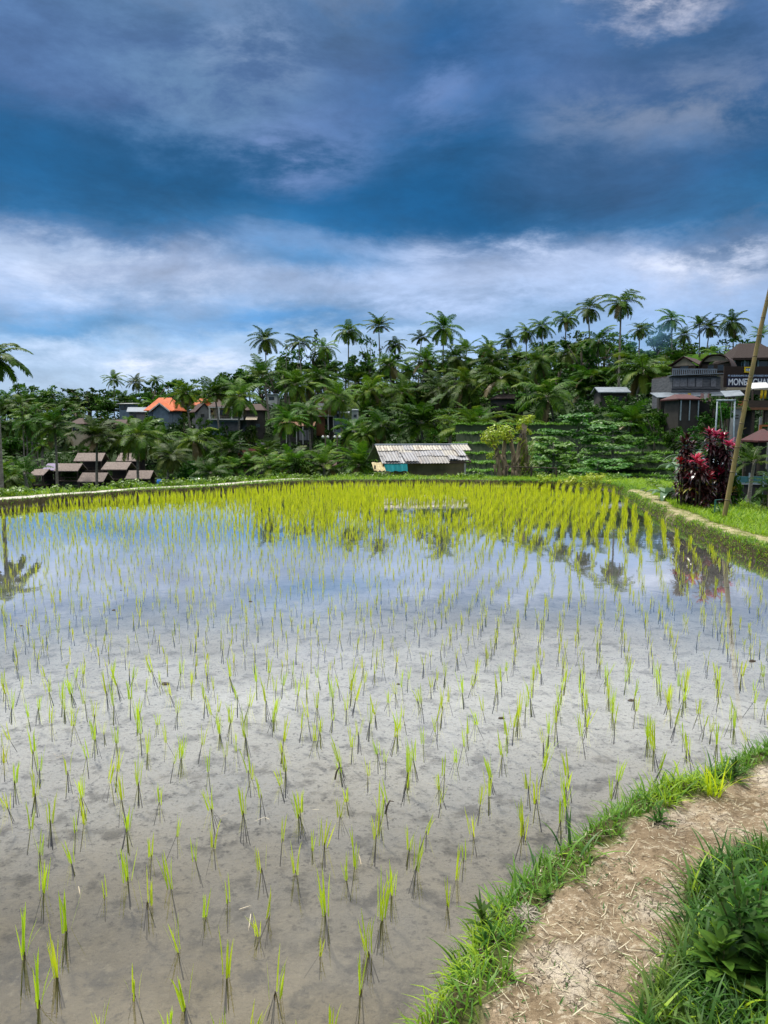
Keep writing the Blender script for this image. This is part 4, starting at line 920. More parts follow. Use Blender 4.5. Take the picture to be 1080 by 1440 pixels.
t = frame('barrel', 'small blue plastic barrel standing behind the left grassy bank', 'barrel', 224, 681, 60); P(t, 'body', M['bluepaint'], lambda m: m.tube([(0, 0, -.25), (0, 0, -.1), (0, 0, .2), (0, 0, .38)], [.16, .19, .19, .16], 12), True); P(t, 'lid', M['bluewall'], lambda m: m.tube([(0, 0, .381), (0, 0, .41)], .14, 12)); block(221, 227, 673, 680, 60)

# ---- right-hand village
simple_house('metal_roof_shed', 'long shed with pale metal roof left of the timber warung', 842, 884, 545, 553, 570, 80, 'darkwall', 'metalpale', 'gx', 3.5, R(-4), [(-.4, .35, .8, .6), (.4, .35, .8, .6)], oh=.3)
D = 66; s = S(D); t = frame('timber_warung', 'grey timber warung with woven shutter panels, balcony rail and lean to roof', 'shop', 977, 588, D, R(5)); w = 70*s; z1 = 36*s; z2 = 59*s
P(t, 'wall', M['planks'], lambda m: (m.box(-w/2, w/2, 0, 4, z1-1.1*0, z2-.1), m.box(-w/2+.1, w/2+.6, 3.0, 4, -2.5, z1-.004)))
for i, (a, b) in enumerate(((.02, .15), (.16, .30), (.32, .46), (.49, .62), (.63, .76), (.80, .90))):
    P(t, 'shutter', M['panelpale' if i not in (4,) else 'planks'], lambda m: m.box(-w/2+a*w, -w/2+b*w, -.07, -.004, z1+.45, z2-.25))
P(t, 'sill_plank', M['planks'], lambda m: (m.box(-w/2-.05, w/2+.05, -.10, -.006, z1+.28, z1+.40), m.box(-w/2-.1, w/2+.3, -.12, -.005, z1+.02, z1+.14)))
P(t, 'eave', M['metalpale'], lambda m: m.slab([(-w/2-.15, -.45, z2-.06), (w/2+.1, -.45, z2+.12), (w/2+.1, .6, z2+.10), (-w/2-.15, .6, z2-.08)], (0, 0, .06)))
P(t, 'lean_to_roof', M['metalroof'], lambda m: m.slab([(-w/2-1.9, -1.5, z1-.55), (w/2+.2, -1.5, z1-.35), (w/2+.2, -.02, z1+.0), (-w/2-1.9, -.02, z1-.12)], (0, 0, .05)))
P(t, 'railing', M['metalroof'], lambda m: (m.box(-w/2+.3, w/2, .62, .68, z2+.52, z2+.6), [m.box(x-.03, x+.03, .63, .67, z2+.02, z2+.518) for x in np.linspace(-w/2+.35, w/2-.05, 24)]))
P(t, 'floor', M['dkwood'], lambda m: m.box(-w/2+.2, w/2, .61, 4.2, z2-.096, z2+.016)); posts(t, [(-w/2-1.6, -1.4), (-.2*w, -1.4), (.2*w, -1.4), (w/2, -1.4)], -2, z1-.5, M['dkwood'], .05)
block(912, 1016, 518, 566, D)
P(t, 'lower_wall', M['darkwall'], lambda m: m.box(-w/2+.1, w/2+.5, 2.6, 2.99, -2.5, z1-.2))
# gable cabin and barrel-roofed cabin above it
D = 69; s = S(D); t = frame('gable_cabin', 'brown gabled cabin on the warung balcony, ridge running to the right', 'cabin', 962, 527, D, R(-38)); w = 2.0; ze = 12*s; zr = 24*s
P(t, 'wall', M['dkwood'], lambda m: m.box(-w/2, w/2, 0, 2.9, -.2, ze)); P(t, 'gable', M['cream'], lambda m: m.slab([(-w/2, -.05, ze+.004), (w/2, -.05, ze+.004), (0, -.05, zr-.04)], (0, .08, 0))); P(t, 'roof', M['tile_br'], lambda m: gable_y(m, w, 2.9, ze, zr, .3, .4, .08)); posts(t, [(-w/2+.05, -.3), (w/2-.05, -.3)], -.1, ze, M['dkwood'], .05); win(t, 0, .3, .8, .5)
D = 68; s = S(D); t = frame('barrel_cabin', 'brown cabin with curved shingle roof reaching down its side, beside the sign', 'cabin', 1006, 528, D, R(-32)); w = 2.5; h = 28*s
pr = [(w/2*1.08*math.cos(a)**.8 if math.cos(a) > 1e-6 else 0, h*(.0+1.0*math.sin(a)**.9)) for a in np.linspace(0, math.pi/2, 9)]; full = pr+[(-x, z) for x, z in pr[-2::-1]]
def shell2(m):
    for i in range(len(full)-1):
        (x0, z0), (x1, z1) = full[i], full[i+1]; m.slab([(x0, -.5, z0), (x1, -.5, z1), (x1, 3.0, z1), (x0, 3.0, z0)], ((.05 if x0+x1 > 0 else -.05), 0, .05))
    (x0, z0) = full[0]; m.box(x0, x0+.07, -.4, 3.0, -1.4, z0-.002)
P(t, 'roof', M['tile_br'], shell2); P(t, 'front_wall', M['dkwood'], lambda m: m.slab([(x*.95, 0, z*.96-.01) for x, z in full if z < h*.62], (0, .08, 0))); P(t, 'gable', M['cream'], lambda m: m.slab([(x*.95, -.06, z*.96-.01) for x, z in full if z >= h*.6], (0, .10, 0))); win(t, -.4, .35, .6, .6); win(t, .4, .35, .6, .6)
block(948, 1036, 499, 530, 69)
D = 75; s = S(D); t = frame('thatched_house', 'large dark thatched house with hipped roof above the sign', 'house', 1066, 522, D, R(-6)); w = 72*s
P(t, 'wall', M['darkwall'], lambda m: m.box(-w/2+.4, w/2-.4, .4, 5, -3, 19*s)); P(t, 'roof', M['thatch'], lambda m: gable_x(m, w-.6, 5.4, 15*s, 39*s, .4, .3, .22, 0, 1.5)); posts(t, [(-w/2+.3, .1), (-w/4, .1), (0, .1), (w/4, .1)], -.5, 16*s, M['steel'], .06); win(t, -.22*w, .35, .7, .6, .4, M['steel']); win(t, .12*w, .3, .9, .7, .4, M['greywall'])
P(t, 'tarpaulin', M['bluepaint'], lambda m: m.slab([(-.42*w, -.3, -.15), (-.27*w, -.3, .18), (-.24*w, -.25, .34), (-.30*w, -.25, .26)], (0, .04, 0)))
block(1026, 1090, 480, 516, D)
# the sign
D = 62; s = S(D); t = frame('shop_sign', 'dark board reading MONEY CHANGER in white capitals under a yellow framed emblem', 'sign', 1056, 549, D, 0)
x0 = (1022-1056)*s; x1 = 40*s
P(t, 'board', M['thatch'], lambda m: m.box(x0-.25, x1, 0, .12, .25, 33*s)); P(t, 'text_band', plain('navy_band', (.012,.015,.05), (.008,.01,.035), 3, .6), lambda m: m.box(x0, x1, -.03, -.004, .30, 17.5*s)); P(t, 'ledge', M['cream'], lambda m: m.box(x0, x1, -.25, .1, .02, .22)); P(t, 'post', M['dkwood'], lambda m: [m.box(q-.07, q+.07, .13, .27, -4, 32*s) for q in (x0+.3, x1-.4)])
def text(body, size, x, z, parent, name, mat, y, sx=1.0):
    c = bpy.data.curves.new(name, 'FONT'); c.body = body; c.size = size; c.extrude = .012; c.offset = size*.022; tmp = bpy.data.objects.new('tmp', c); COL.objects.link(tmp)
    bpy.context.view_layer.update(); me = bpy.data.meshes.new_from_object(tmp.evaluated_get(bpy.context.evaluated_depsgraph_get())); bpy.data.objects.remove(tmp); me.materials.clear(); me.materials.append(mat)
    o = link(name, me, parent); o.location = (x, y, z); o.rotation_euler = (math.pi/2, 0, 0); o.scale = (sx, 1, 1); return o
sgw = plain('sign_white', (.78,.80,.85), (.66,.70,.80), 3, .5)
text('MONEY CHANGER', .70, x0+.08, .42, t, 'lettering', sgw, -.046, .74)
text('PT. KUSUMADANA MULIA, AUTHORISED MONEY LANDER', .19, x0+.06, 17.9*s+.06, t, 'lettering', plain('sign_pale_blue', (.42,.52,.72), (.34,.44,.64), 3, .5), -.016, .82)
e = P(t, 'emblem', M['yellow'], lambda m: (m.box(-11*s, -1*s, -.10, -.02, 24.5*s, 26*s), m.box(-11*s, -1*s, -.10, -.02, 30.5*s, 32*s), m.box(-11*s, -9.6*s, -.10, -.02, 26*s, 30.5*s), m.box(-2.4*s, -1*s, -.10, -.02, 26*s, 30.5*s)))
P(e, 'emblem_field', M['bluewall'], lambda m: m.box(-9.6*s, -2.4*s, -.06, -.02, 26*s, 30.5*s)); P(e, 'emblem_mark', sgw, lambda m: [m.slab([(a*s, -.075, 26.8*s), ((a+.9)*s, -.075, 26.8*s), ((a+1.5)*s, -.075, 29.6*s), ((a+.6)*s, -.075, 29.6*s)], (0, .014, 0)) for a in (-9.0, -7.2, -5.2, -4.0)])
block(1020, 1082, 517, 552, D)
# red-roofed shed, metal awnings, laundry, banners, deck
t, w, ze, zr, s = simple_house('red_roof_shed', 'small open shed with low red metal roof below the timber warung', 950, 986, 556, 563, 582, 60, 'darkwall', 'tile_red', 'gx', 2.2, R(8), (), None, .5, oh=.25)
posts(t, [(-w/2+.1, -.15), (0, -.15), (w/2-.1, -.15)], -.5, ze, M['steel'], .035)
for (a, b, yt, yb, D, mt, lab) in ((1018, 1050, 550, 559, 59, 'metalpale', 'pale blue metal awning roof on posts below the sign'), (1056, 1088, 539, 548, 57, 'white', 'white sheet awning on posts right of the bamboo pole')):
    s = S(D); t = frame('awning', lab, 'awning', (a+b)/2, yb+18, D, R(-4)); w = (b-a)*s; z = 18*s
    P(t, 'roof', M[mt], lambda m: m.slab([(-w/2, -.2, z), (w/2-.3, -.2, z+.1), (w/2, 1.6, z+.55), (-w/2+.25, 1.6, z+.5)], (0, 0, .05))); posts(t, [(-w/2+.1, -.1), (w/2-.4, -.1), (-w/2+.35, 1.5), (w/2-.1, 1.5)], -2, z, M['dkwood'], .05); block(a, b, yt, yb, D)
for k, px in enumerate((1070.5, 1075.5)):
    t = frame('banner', ('tall yellow banner under the white awning, left of two', 'tall yellow banner under the white awning, right of two')[k], 'banner', px, 561, 57, R(10), 'yellow banners'); s = S(57)
    P(t, 'cloth', M['yellow'], lambda m: m.tube([(0, 0, .02), (0, 0, .3), (.02, 0, .5), (0, 0, 12.5*s)], [.085, .09, .10, .085], 10), True); P(t, 'pole', M['dkwood'], lambda m: m.tube([(0, .0, -1.2), (0, .0, .02)], .03, 6))
block(1066, 1080, 547, 562, 57)
for k, (px, mt, lab) in enumerate(((987, 'cloth_p', 'pinkish cloth hung to dry under the warung eave'), (992, 'cloth_w', 'white shirt like cloth hung to dry under the warung eave'), (969, 'yellow', 'small yellow cloth hung under the warung eave'), (997, 'cloth_p', 'narrow pale red cloth at the end of the laundry line'))):
    t = frame('laundry', lab, 'laundry', px, 564, 63.5, 0, 'laundry under the warung eave'); s = S(63.5)
    def cl(m, n=8):
        vs = []; fs = []
        for i in range(n):
            f = i/(n-1); x = -.16+.32*f
            vs += [(x*.8, .03*math.sin(f*9), .62), (x, .05*math.sin(f*11+k), .05*math.sin(f*5))]
            if i: b = 2*i-2; fs.append((b, b+2, b+3, b+1))
        m.add(vs, fs)
    P(t, 'cloth', M[mt], cl, True); P(t, 'hanger', M['dkwood'], lambda m: m.tube([(-.14, 0, .63), (0, 0, .70), (.14, 0, .63)], .012, 5))
D = 55; s = S(D); t = frame('deck', 'brown timber deck on posts with orange side panel behind the bamboo pole', 'deck', 1062, 572, D); w = 44*s
P(t, 'floor', M['wood'], lambda m: m.box(-w/2, w/2, 0, 2.5, -.22, -.05)); P(t, 'side_panel', M['orangewood'], lambda m: m.box(-w/2, -w/2+.5, .1, .2, -.046, .4)); P(t, 'counter', M['dkwood'], lambda m: m.box(-w/2+.7, w/2, .3, .8, -.046, .45)); posts(t, [(-w/2+.3, .3), (0, .3), (w/2-.2, .3)], -4, -.224, M['dkwood'], .09)
P(t, 'back_wall', M['darkwall'], lambda m: m.box(-w/2+.3, w/2, 2.3, 2.45, -4, -.224)); block(1040, 1085, 560, 573, D)
D = 52; s = S(D); t = frame('block_wall', 'small grey block wall with two dark slots right of the steel swing', 'wall', 1037, 597, D, R(6)); P(t, 'wall', M['greywall'], lambda m: m.box(-7*s, 7*s, 0, .3, -1.5, 22*s)); P(t, 'coping', M['concrete'], lambda m: m.box(-8*s, 8*s, -.06, .36, 22*s+.003, 22*s+.13)); P(t, 'slot', M['darkwall'], lambda m: [m.box(-4*s, 1*s, -.02, -.004, z*s, (z+1.6)*s) for z in (8, 12)]); block(1028, 1046, 573, 597, D)
D = 46; s = S(D); t = frame('red_roof_pavilion', 'pavilion with dark red roof and orange timber balustrade above it on the right', 'pavilion', 1082, 640, D, R(-5)); w = 34*s
P(t, 'roof', M['tile_red'], lambda m: gable_x(m, w-.3, 2.4, 18*s, 34*s, .25, .2, .1, 0, .7)); posts(t, [(-w/2+.15, .1), (w/2-.2, .1), (-w/2+.15, 2.3)], -3, 18*s, M['dkwood'], .07); P(t, 'back_wall', M['darkwall'], lambda m: m.box(-w/2+.1, w/2, 2.42, 2.5, -3, 17*s)); block(1064, 1090, 600, 624, D)
D = 49; s = S(D); t = frame('balustrade', 'orange varnished timber balustrade with grey posts above the dark red roof', 'railing', 1079, 612, D); P(t, 'rail', M['orangewood'], lambda m: (m.box(-11*s, 12*s, 0, .1, 12*s, 14.5*s), m.box(-11*s, -8*s, -.004, .1, 0, 11.9*s), m.box(4*s, 7*s, -.004, .1, 0, 11.9*s))); P(t, 'post', M['greywall'], lambda m: [m.box(a*s, (a+2.6)*s, .11, .26, -3, 25*s) for a in (-10, 3)])
# swing frame
D = 44; s = S(D); x, y, z = at(1017, 650, D); t = thing('swing_frame', 'tall pale blue steel swing frame with crossbar and slack ropes', 'swing', (x, y, z), R(-8)); h = 86*s; w = 23*s
for q in (-1, 1): P(t, 'post', M['steel'], lambda m: m.tube([(q*w/2*1.16, 0, -1.2), (q*w/2, 0, h)], .042, 10), True)
P(t, 'crossbar', M['steel'], lambda m: m.tube([(-w/2-.05, 0, h), (w/2+.05, 0, h)], .05, 10), True)
for a, b in ((-.36, -.05), (.34, .1)): P(t, 'rope', M['rope'], lambda m: m.tube([(a*w, 0, h-.04), ((a*.5+b*.5)*w, -.2, h*.55), (b*w, -.5, h*.12)], .02, 6))
P(t, 'seat', M['wood'], lambda m: m.box(-.06*w, .11*w, -.65, -.4, h*.12-.05, h*.12-.004))
block(1000, 1032, 560, 640, D)
# teal-fenced terrace low on the right, slate roof behind the cordylines
D = 30; s = S(D); t = frame('terrace_fence', 'teal panel fence with pale posts on a low terrace at the right edge', 'fence', 1062, 681, D); P(t, 'panel', M['turqrail'], lambda m: m.box(-30*s, 26*s, .02, .06, .06, 11*s)); P(t, 'post', M['steel'], lambda m: [m.tube([(a*s, -.02, -.9), (a*s, -.02, 16*s)], .025, 8) for a in (-28, -9, 11, 25)]); P(t, 'rail', M['steel'], lambda m: m.box(-30*s, 26*s, .0, .07, 0, .055)); P(t, 'footing', M['darkwall'], lambda m: m.box(-30*s, 26*s, .1, 2, -2.5, -.02))
D = 27; s = S(D); t = frame('slate_roof_shed', 'low shed with dark slate blue roof behind the red leaved plants', 'shed', 1017, 672, D, R(4)); w = 36*s; P(t, 'roof', M['metalroof'], lambda m: m.slab([(-w/2, -.1, 18*s), (w/2, -.1, 18*s), (w/2*.9, .8, 25*s), (-w/2*.9, .8, 25*s)], (0, 0, .04))); posts(t, [(-w/2+.05, 0), (w/2-.05, 0)], -1.5, 18*s, M['dkwood'], .03); P(t, 'back_wall', M['darkwall'], lambda m: m.box(-w/2+.05, w/2-.05, .6, .7, -1.5, 20*s))
t = frame('plant_stake', 'small green steel stake frame standing in grass beside the bamboo pole', 'stake', 1004.5, 722, 17); s = S(17); P(t, 'stake', M['steel_green'], lambda m: m.tube([(0, 0, -.1), (.01, 0, 19*s)], .014, 8)); P(t, 'brace', M['steel_green'], lambda m: (m.tube([(.01, 0, 18.5*s), (10*s, .05, 2*s)], .008, 6), m.tube([(0, 0, 19*s), (13*s, .1, 19.3*s)], .008, 6)))
# rail fence by the pollarded trees
D = 29.6; s = S(D); t = frame('rail_fence', 'dark thin rail fence with three posts beside the pollarded trees', 'fence', 747, 676, D); P(t, 'rail', M['dkwood'], lambda m: m.tube([(-37*s, 0, 20*s), (0, .02, 18.6*s), (36*s, 0, 17.6*s)], .022, 6))
for a in (-35.5, 0, 35): P(t, 'post', M['dkwood'], lambda m: m.box(a*s-.035, a*s+.035, -.03, .04, -.4, 17.5*s if a > 0 else 19.8*s-.03))

# ---- bamboo pole leaning over the path
def bamboo():
    D = 16.4; pts = [at(px, py, D-.02*i) for i, (px, py) in enumerate(((1019, 724), (1032, 655), (1044.5, 588), (1057, 524), (1069, 465), (1080, 418), (1096, 350), (1114, 290), (1136, 235)))]
    x, y, z = pts[0]; t = thing('bamboo_pole', 'tall leaning bamboo pole planted in grass beside the path', 'pole', (x, y, z)); L = [(a-x, b-y, c-z) for a, b, c in pts]
    L[0] = (L[0][0]-.02, 0, -.15); fine = []
    for i in range(len(L)-1):
        for k in range(8): f = k/8; fine.append(tuple(L[i][j]*(1-f)+L[i+1][j]*f for j in range(3)))
    n = len(fine); P(t, 'culm', M['bamboo'], lambda m: m.tube(fine, [.051-.016*i/n for i in range(n)], 14), True)
    for i in range(3, n-2, 4):
        a, b = fine[i], fine[i+1]; r = .051-.016*i/n; q = tuple(a[j]+(b[j]-a[j])*.22 for j in range(3)); mid = tuple(a[j]+(b[j]-a[j])*.11 for j in range(3))
        P(t, 'node_ring', M['bamboo_node'], lambda m: m.tube([a, mid, q], [r*1.02, r*1.17, r*1.02], 14), True)
    P(t, 'twig_stub', M['bamboo'], lambda m: [m.tube([fine[i], (fine[i][0]+dx, fine[i][1]-.04, fine[i][2]+.05)], [.012, .005], 6) for i, dx in ((9, -.12), (11, -.11), (14, .1), (17, -.1))])
bamboo()
# ------------------------------------------------------------------ rice terraces climbing the right slope
def terraces():
    pxs = np.linspace(640, 965, 60); lv = [(690, 43), (681, 46), (672, 48.5), (661, 51), (650, 53.5), (638, 56), (624, 58.5), (610, 61), (597, 64)]
    V = []; Q = []; mi = []; tips = []
    rows = []
    for k, (py, D) in enumerate(lv):
        zt = zat(py, D)
        for part in (0, 1):
            row = []
            for px in pxs:
                Dw = D + 1.1*math.sin(px*.021+k*.9)+.5*math.sin(px*.053+k*2) + (px-800)*.004
                z0 = zat(lv[k-1][0], lv[k-1][1]) if k else zt-1.5
                x = (px-540)/F*D*1.0/ (CP) 
                row.append((x, Dw+(.0 if part == 0 else .18), (z0+.02 if part == 0 else zt+.05*math.sin(px*.31+k))))
                if part == 1: tips.append(row[-1])
            rows.append(row)
    n = len(pxs); V = [p for r in rows for p in r]
    for r in range(len(rows)-1):
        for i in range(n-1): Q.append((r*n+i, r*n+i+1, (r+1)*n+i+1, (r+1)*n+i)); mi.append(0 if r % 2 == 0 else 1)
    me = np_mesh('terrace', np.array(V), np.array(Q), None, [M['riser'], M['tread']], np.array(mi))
    tag(link('rice_terraces', me), 'stepped green rice terraces climbing the right hand slope', 'terrace', kind='structure')
    tp = np.array(tips); N = 34000; j = nrng.integers(0, len(tp), N); b = tp[j]+np.stack([U(-.25, .25, N), np.abs(nrng.normal(0, .22, N)), np.zeros(N)-.02], 1)
    Vb, Qb = blades(b, dirs(U(0, 6.28, N), U(.3, 1.4, N)), U(.12, .34, N), U(.03, .06, N), U(.3, 1.5, N), 2)
    tag(link('terrace_grass', np_mesh('terrace_grass', Vb, Qb, None, M['terr'])), 'green grass fringing the edges of the rice terraces', 'grass', kind='stuff')
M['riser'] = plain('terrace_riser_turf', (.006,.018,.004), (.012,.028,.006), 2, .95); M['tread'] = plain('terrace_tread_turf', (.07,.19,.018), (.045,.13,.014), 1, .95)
M['terr'] = leafmat('terrace_grass_blade', (.09,.25,.012), (.18,.38,.02), None, trans=.3, objvar=0)
terraces()

# ------------------------------------------------------------------ named palms: (px, py of crown heart, crown width px, depth, label)
GP = 'coconut palms on the skyline'
SKYP = [
 (160, 533, 27, 165, 'palm standing highest of three on the low left ridge, left one of them'), (191, 537, 24, 165, 'palm in the middle of three on the low left ridge'), (218, 534, 21, 165, 'slender palm with thin trunk, right one of three on the low left ridge'),
 (373, 476, 37, 160, 'dark palm alone against the sky at the left end of the main ridge'), (402, 486, 13, 150, 'very small slim palm with thin trunk between two big skyline palms'), (421, 480, 38, 158, 'full crowned skyline palm just right of the very small slim palm'),
 (456, 488, 32, 160, 'ragged palm on the ridge beside a sparse airy tree'), (490, 465, 37, 165, 'palm with long visible pale trunk on the centre skyline'), (533, 457, 36, 168, 'tallest palm of the centre left skyline above a sparse tree'),
 (556, 484, 26, 165, 'small open palm low on the skyline right of the tallest centre left palm'), (592, 474, 27, 160, 'small palm partly behind the big double headed skyline palm'), (624, 460, 44, 160, 'big palm with wide crown above the tin roofed hut on the skyline'),
 (655, 492, 36, 150, 'bushy palm low on the ridge right of the wide crowned palm'), (687, 488, 34, 150, 'short palm in the dip of the ridge, fronds raised'), (715, 476, 27, 150, 'narrow palm with upright fronds rising on the ridge right of the dip'),
 (741, 466, 25, 150, 'small feathery palm left of the paired ridge palms'), (762, 458, 30, 148, 'palm with raised fronds, taller of the paired ridge palms'), (796, 448, 34, 140, 'bushy palm left of the two tallest palms'),
 (828, 432, 42, 132, 'second tallest palm with arching crown beside the tallest one'), (874, 424, 52, 102, 'tallest palm of all with long straight trunk and star shaped crown'), (900, 462, 26, 130, 'dark palm tucked right behind the tallest palm'),
 (945, 448, 38, 150, 'palm with slanting pale trunk standing in blue smoke'), (962, 470, 26, 155, 'lower palm leaning right of the palm in the smoke'), (984, 456, 28, 150, 'left palm of the right hand ridge group, partly behind another'),
 (997, 459, 30, 148, 'middle palm of the right hand ridge group with drooping crown'), (1030, 452, 36, 150, 'right palm of the right hand ridge group with spiky crown'), (1070, 470, 26, 150, 'small palm at the right end of the ridge behind the bamboo pole'), (1004, 494, 32, 110, 'short palm with drooping fronds behind the brown cabins')]
for px, py, wd, D, lab in SKYP:
    slim = wd < 15
    palm(D, px, py, wd*1.12 if not slim else wd*1.6, lab, GP, SLIM[0] if slim else None, tr=.75 if not slim else .5)
GM = 'coconut palms on the slope'
MIDP = [
 (370, 527, 50, 130, 'palm with pale drooping fronds below the lone dark skyline palm'), (303, 552, 44, 108, 'slim dark palm with long thin trunk left of the balcony house'), (336, 556, 56, 108, 'palm in front of the balcony house with leaning pale trunk'),
 (262, 552, 40, 114, 'small dark palm between the two orange roofs'), (136, 612, 66, 84, 'palm with wide star crown in front of the shingled pavilions'), (193, 612, 62, 84, 'palm with two pale trunks right of the wide star crowned palm'),
 (76, 598, 62, 88, 'palm left of the pavilions with thick crown and dark trunk'), (36, 663, 72, 62, 'low young palm with broad drooping fronds beside the pavilions at left', ), (40, 588, 50, 100, 'palm above a row of pale bare trunks at the far left'),
 (272, 618, 56, 82, 'palm right of the pavilions with two straight trunks'), (240, 640, 44, 74, 'low palm with pale fronds between pavilions and leaning trunks'), (322, 632, 52, 80, 'low palm left of the red arched cabins'),
 (416, 645, 56, 76, 'palm with bright pale fronds right of the red arched cabins'), (372, 640, 42, 92, 'small palm overlapping the red arched cabins'), (405, 592, 48, 100, 'palm in front of the long dark building'),
 (433, 578, 40, 104, 'yellow green palm with long leaning trunk in the middle of the slope'), (474, 556, 52, 108, 'palm with glossy crown above the white panelled gable house'), (498, 604, 48, 96, 'palm with bright young fronds left of the hut'),
 (505, 652, 62, 66, 'low wide palm with hanging fronds beside the yellow awning of the hut'), (536, 596, 66, 88, 'palm with pale glossy fronds above the left end of the hut roof'), (592, 592, 78, 86, 'large palm with arching crown centred over the hut roof'),
 (668, 603, 80, 78, 'large palm with hanging yellowish frond right of the hut roof'), (521, 548, 52, 120, 'palm with feathery crown above the brown hip roof'), (565, 552, 50, 118, 'palm in the grove above the hut, left one of the middle row'),
 (617, 545, 54, 116, 'palm in the grove above the hut with pale arched frond'), (657, 540, 60, 112, 'palm in the grove with broad drooping crown'), (705, 530, 76, 108, 'big shaggy crowned palm in the middle of the right hand grove'),
 (770, 556, 76, 92, 'big palm with pale glossy fronds left of the layered trees'), (725, 596, 56, 84, 'palm behind the pollarded trees with level fronds'), (831, 528, 56, 104, 'palm with heavy crown left of the tallest trunk'),
 (905, 520, 82, 84, 'big shaggy palm with hanging fronds left of the timber warung'), (886, 592, 56, 62, 'palm with drooping pale fronds and leaning trunk on the terraces'), (800, 496, 46, 130, 'palm on the upper right slope below the ridge'),
 (842, 478, 52, 120, 'broad palm below the second tallest palm'), (640, 502, 50, 135, 'palm on the upper slope under the wide crowned skyline palm'), (598, 506, 46, 138, 'palm on the upper slope left of the wide crowned skyline palm'),
 (692, 506, 50, 132, 'palm on the upper slope below the dip of the ridge'), (548, 512, 44, 140, 'palm on the upper slope right of the sparse tree'), (452, 530, 46, 125, 'palm with dark crown above the white flat house'), (415, 540, 44, 122, 'palm below the full crowned skyline palm'),
 (755, 508, 50, 128, 'palm below the paired ridge palms'), (1058, 646, 62, 24, 'young palm with pale folded fronds and brown trunk right of the bamboo pole'), (1085, 690, 60, 18, 'very young palm with big pale arching leaf at the right edge')]
for px, py, wd, D, lab in MIDP:
    near = D < 30
    palm(D, px, py, wd*1.14, lab, GM, YCROWN[px % 2] if near or lab.startswith('low young') else None, base_py=(730 if D < 20 else 724) if near else None, tr=.45 if near else .85)
# the slim palm cut by the left edge of the view
palm(38, -9, 500, 104, 'slender palm with ringed pale trunk and arching dark fronds at the left edge', None, palm_crown(41, 17, 3.0, .15, .85, 30, low=-.5, high=1.1, hang=.8, dry=0, droop=1.35), trunk=0, tr=.75)
# pale bare trunks at far left
for k, px in enumerate((31, 36, 41, 47, 53)):
    palm(99+k*.7, px-1+k, 572+4*(k % 3), 26, 'slim palm in the close row of pale straight trunks at the far left', 'slim palms in a close row at the far left', SLIM[0], trunk=(0, 5, 1)[k % 3], tr=.6)

# ------------------------------------------------------------------ layered light green trees by the terraces, pollarded trees, hillside trees
for k, (px, py, wd, D, lab) in enumerate(((815, 575, 92, 50, 'feathery light green tree with flat layers, tallest of the group by the terraces'), (862, 590, 78, 53, 'feathery layered tree right of the tallest, reaching towards the leaning palm'), (778, 612, 80, 45, 'feathery layered tree standing left of the tallest one, behind the rail fence'), (842, 640, 84, 41, 'low feathery layered tree in front of the terraces'))):
    tree(D, px, py, wd*1.5, lab, 'feathery layered trees by the terraces', LT[k % 3], name='layered_tree')

def pollards():
    r = random.Random(9)
    for (px0, trunks, tufts, lab, D) in (
        (712, [((703, 676), (698, 632), (690, 612)), ((712, 676), (708, 640), (712, 606)), ((719, 676), (722, 640), (716, 606)), ((706, 676), (712, 655), (702, 640))],
         [(688, 612, .34), (698, 608, .36), (706, 610, .30), (714, 606, .30), (694, 622, .28), (716, 616, .22), (690, 640, .16), (699, 637, .14), (686, 617, .25)], 'short pollarded tree with bare pale trunks and lime green leaf tufts, left of the pair', 30.6),
        (735, [((730, 676), (728, 640), (736, 596)), ((738, 676), (735, 640), (738, 598)), ((742, 676), (740, 640), (738, 605))],
         [(729, 600, .16), (735, 594, .22), (741, 590, .20), (746, 586, .14), (744, 607, .14), (728, 618, .1), (732, 606, .12)], 'taller pollarded tree with strap leaves up its side, right of the pair', 30.2)):
        x, y, z = at(px0, 676, D); z = ZC-.4; t = thing('pollarded_tree', lab, 'tree', (x, y, z), 0, 'pollarded trees on the far bank'); rel = lambda a, b: (lambda q: (q[0]-x, r.uniform(-.15, .15), q[2]-z))(at(a, b, D))
        mb = MB()
        for tr in trunks:
            p = [rel(*q) for q in tr]; p[0] = (p[0][0], p[0][1], -.3); mid = tuple((p[0][i]+p[1][i])/2+r.uniform(-.05, .05) for i in range(3)); mb.tube([p[0], mid, p[1], p[2]], [.12, .09, .085, .07], 9)
            for j in range(3): q = p[1]; mb.tube([(q[0]+r.uniform(-.1, .1), q[1]-.1, q[2]-.3*j), (q[0]+r.uniform(-.16, .16), q[1]-.14, q[2]-.3*j-.4)], [.05, .03], 6)
        mb.build('trunk', M['pollard'], t, True)
        for a, b, c in tufts:
            V, Q = leaf_cloud([rel(a, b)], [c*1.2], 520, .07, int(a), flat=.8, upb=.8); link('leaf_tuft', np_mesh('leaf_tuft', V, Q, None, M['leaf_lime']), t)
        if px0 == 735:
            N = 150; b = np.array([rel(738+r.uniform(-9, 9), 668-r.random()**1.3*44) for _ in range(N)]); b[:, 1] -= .15
            az = nrng.uniform(.5, 2.4, N); V, Q = blades(b, dirs(az, U(.5, 1.35, N)), U(.3, .62, N), U(.035, .06, N), U(.2, 1.0, N), 4)
            link('strap_leaves', np_mesh('strap_leaves', V, Q, None, M['strap']), t)
            V, Q = leaf_cloud([rel(735, 612), rel(736, 622), rel(734, 603)], [.2, .2, .2], 260, .07, 6, flat=1.2); link('dry_knob', np_mesh('dry_knob', V, Q, None, M['dkleaf']), t)
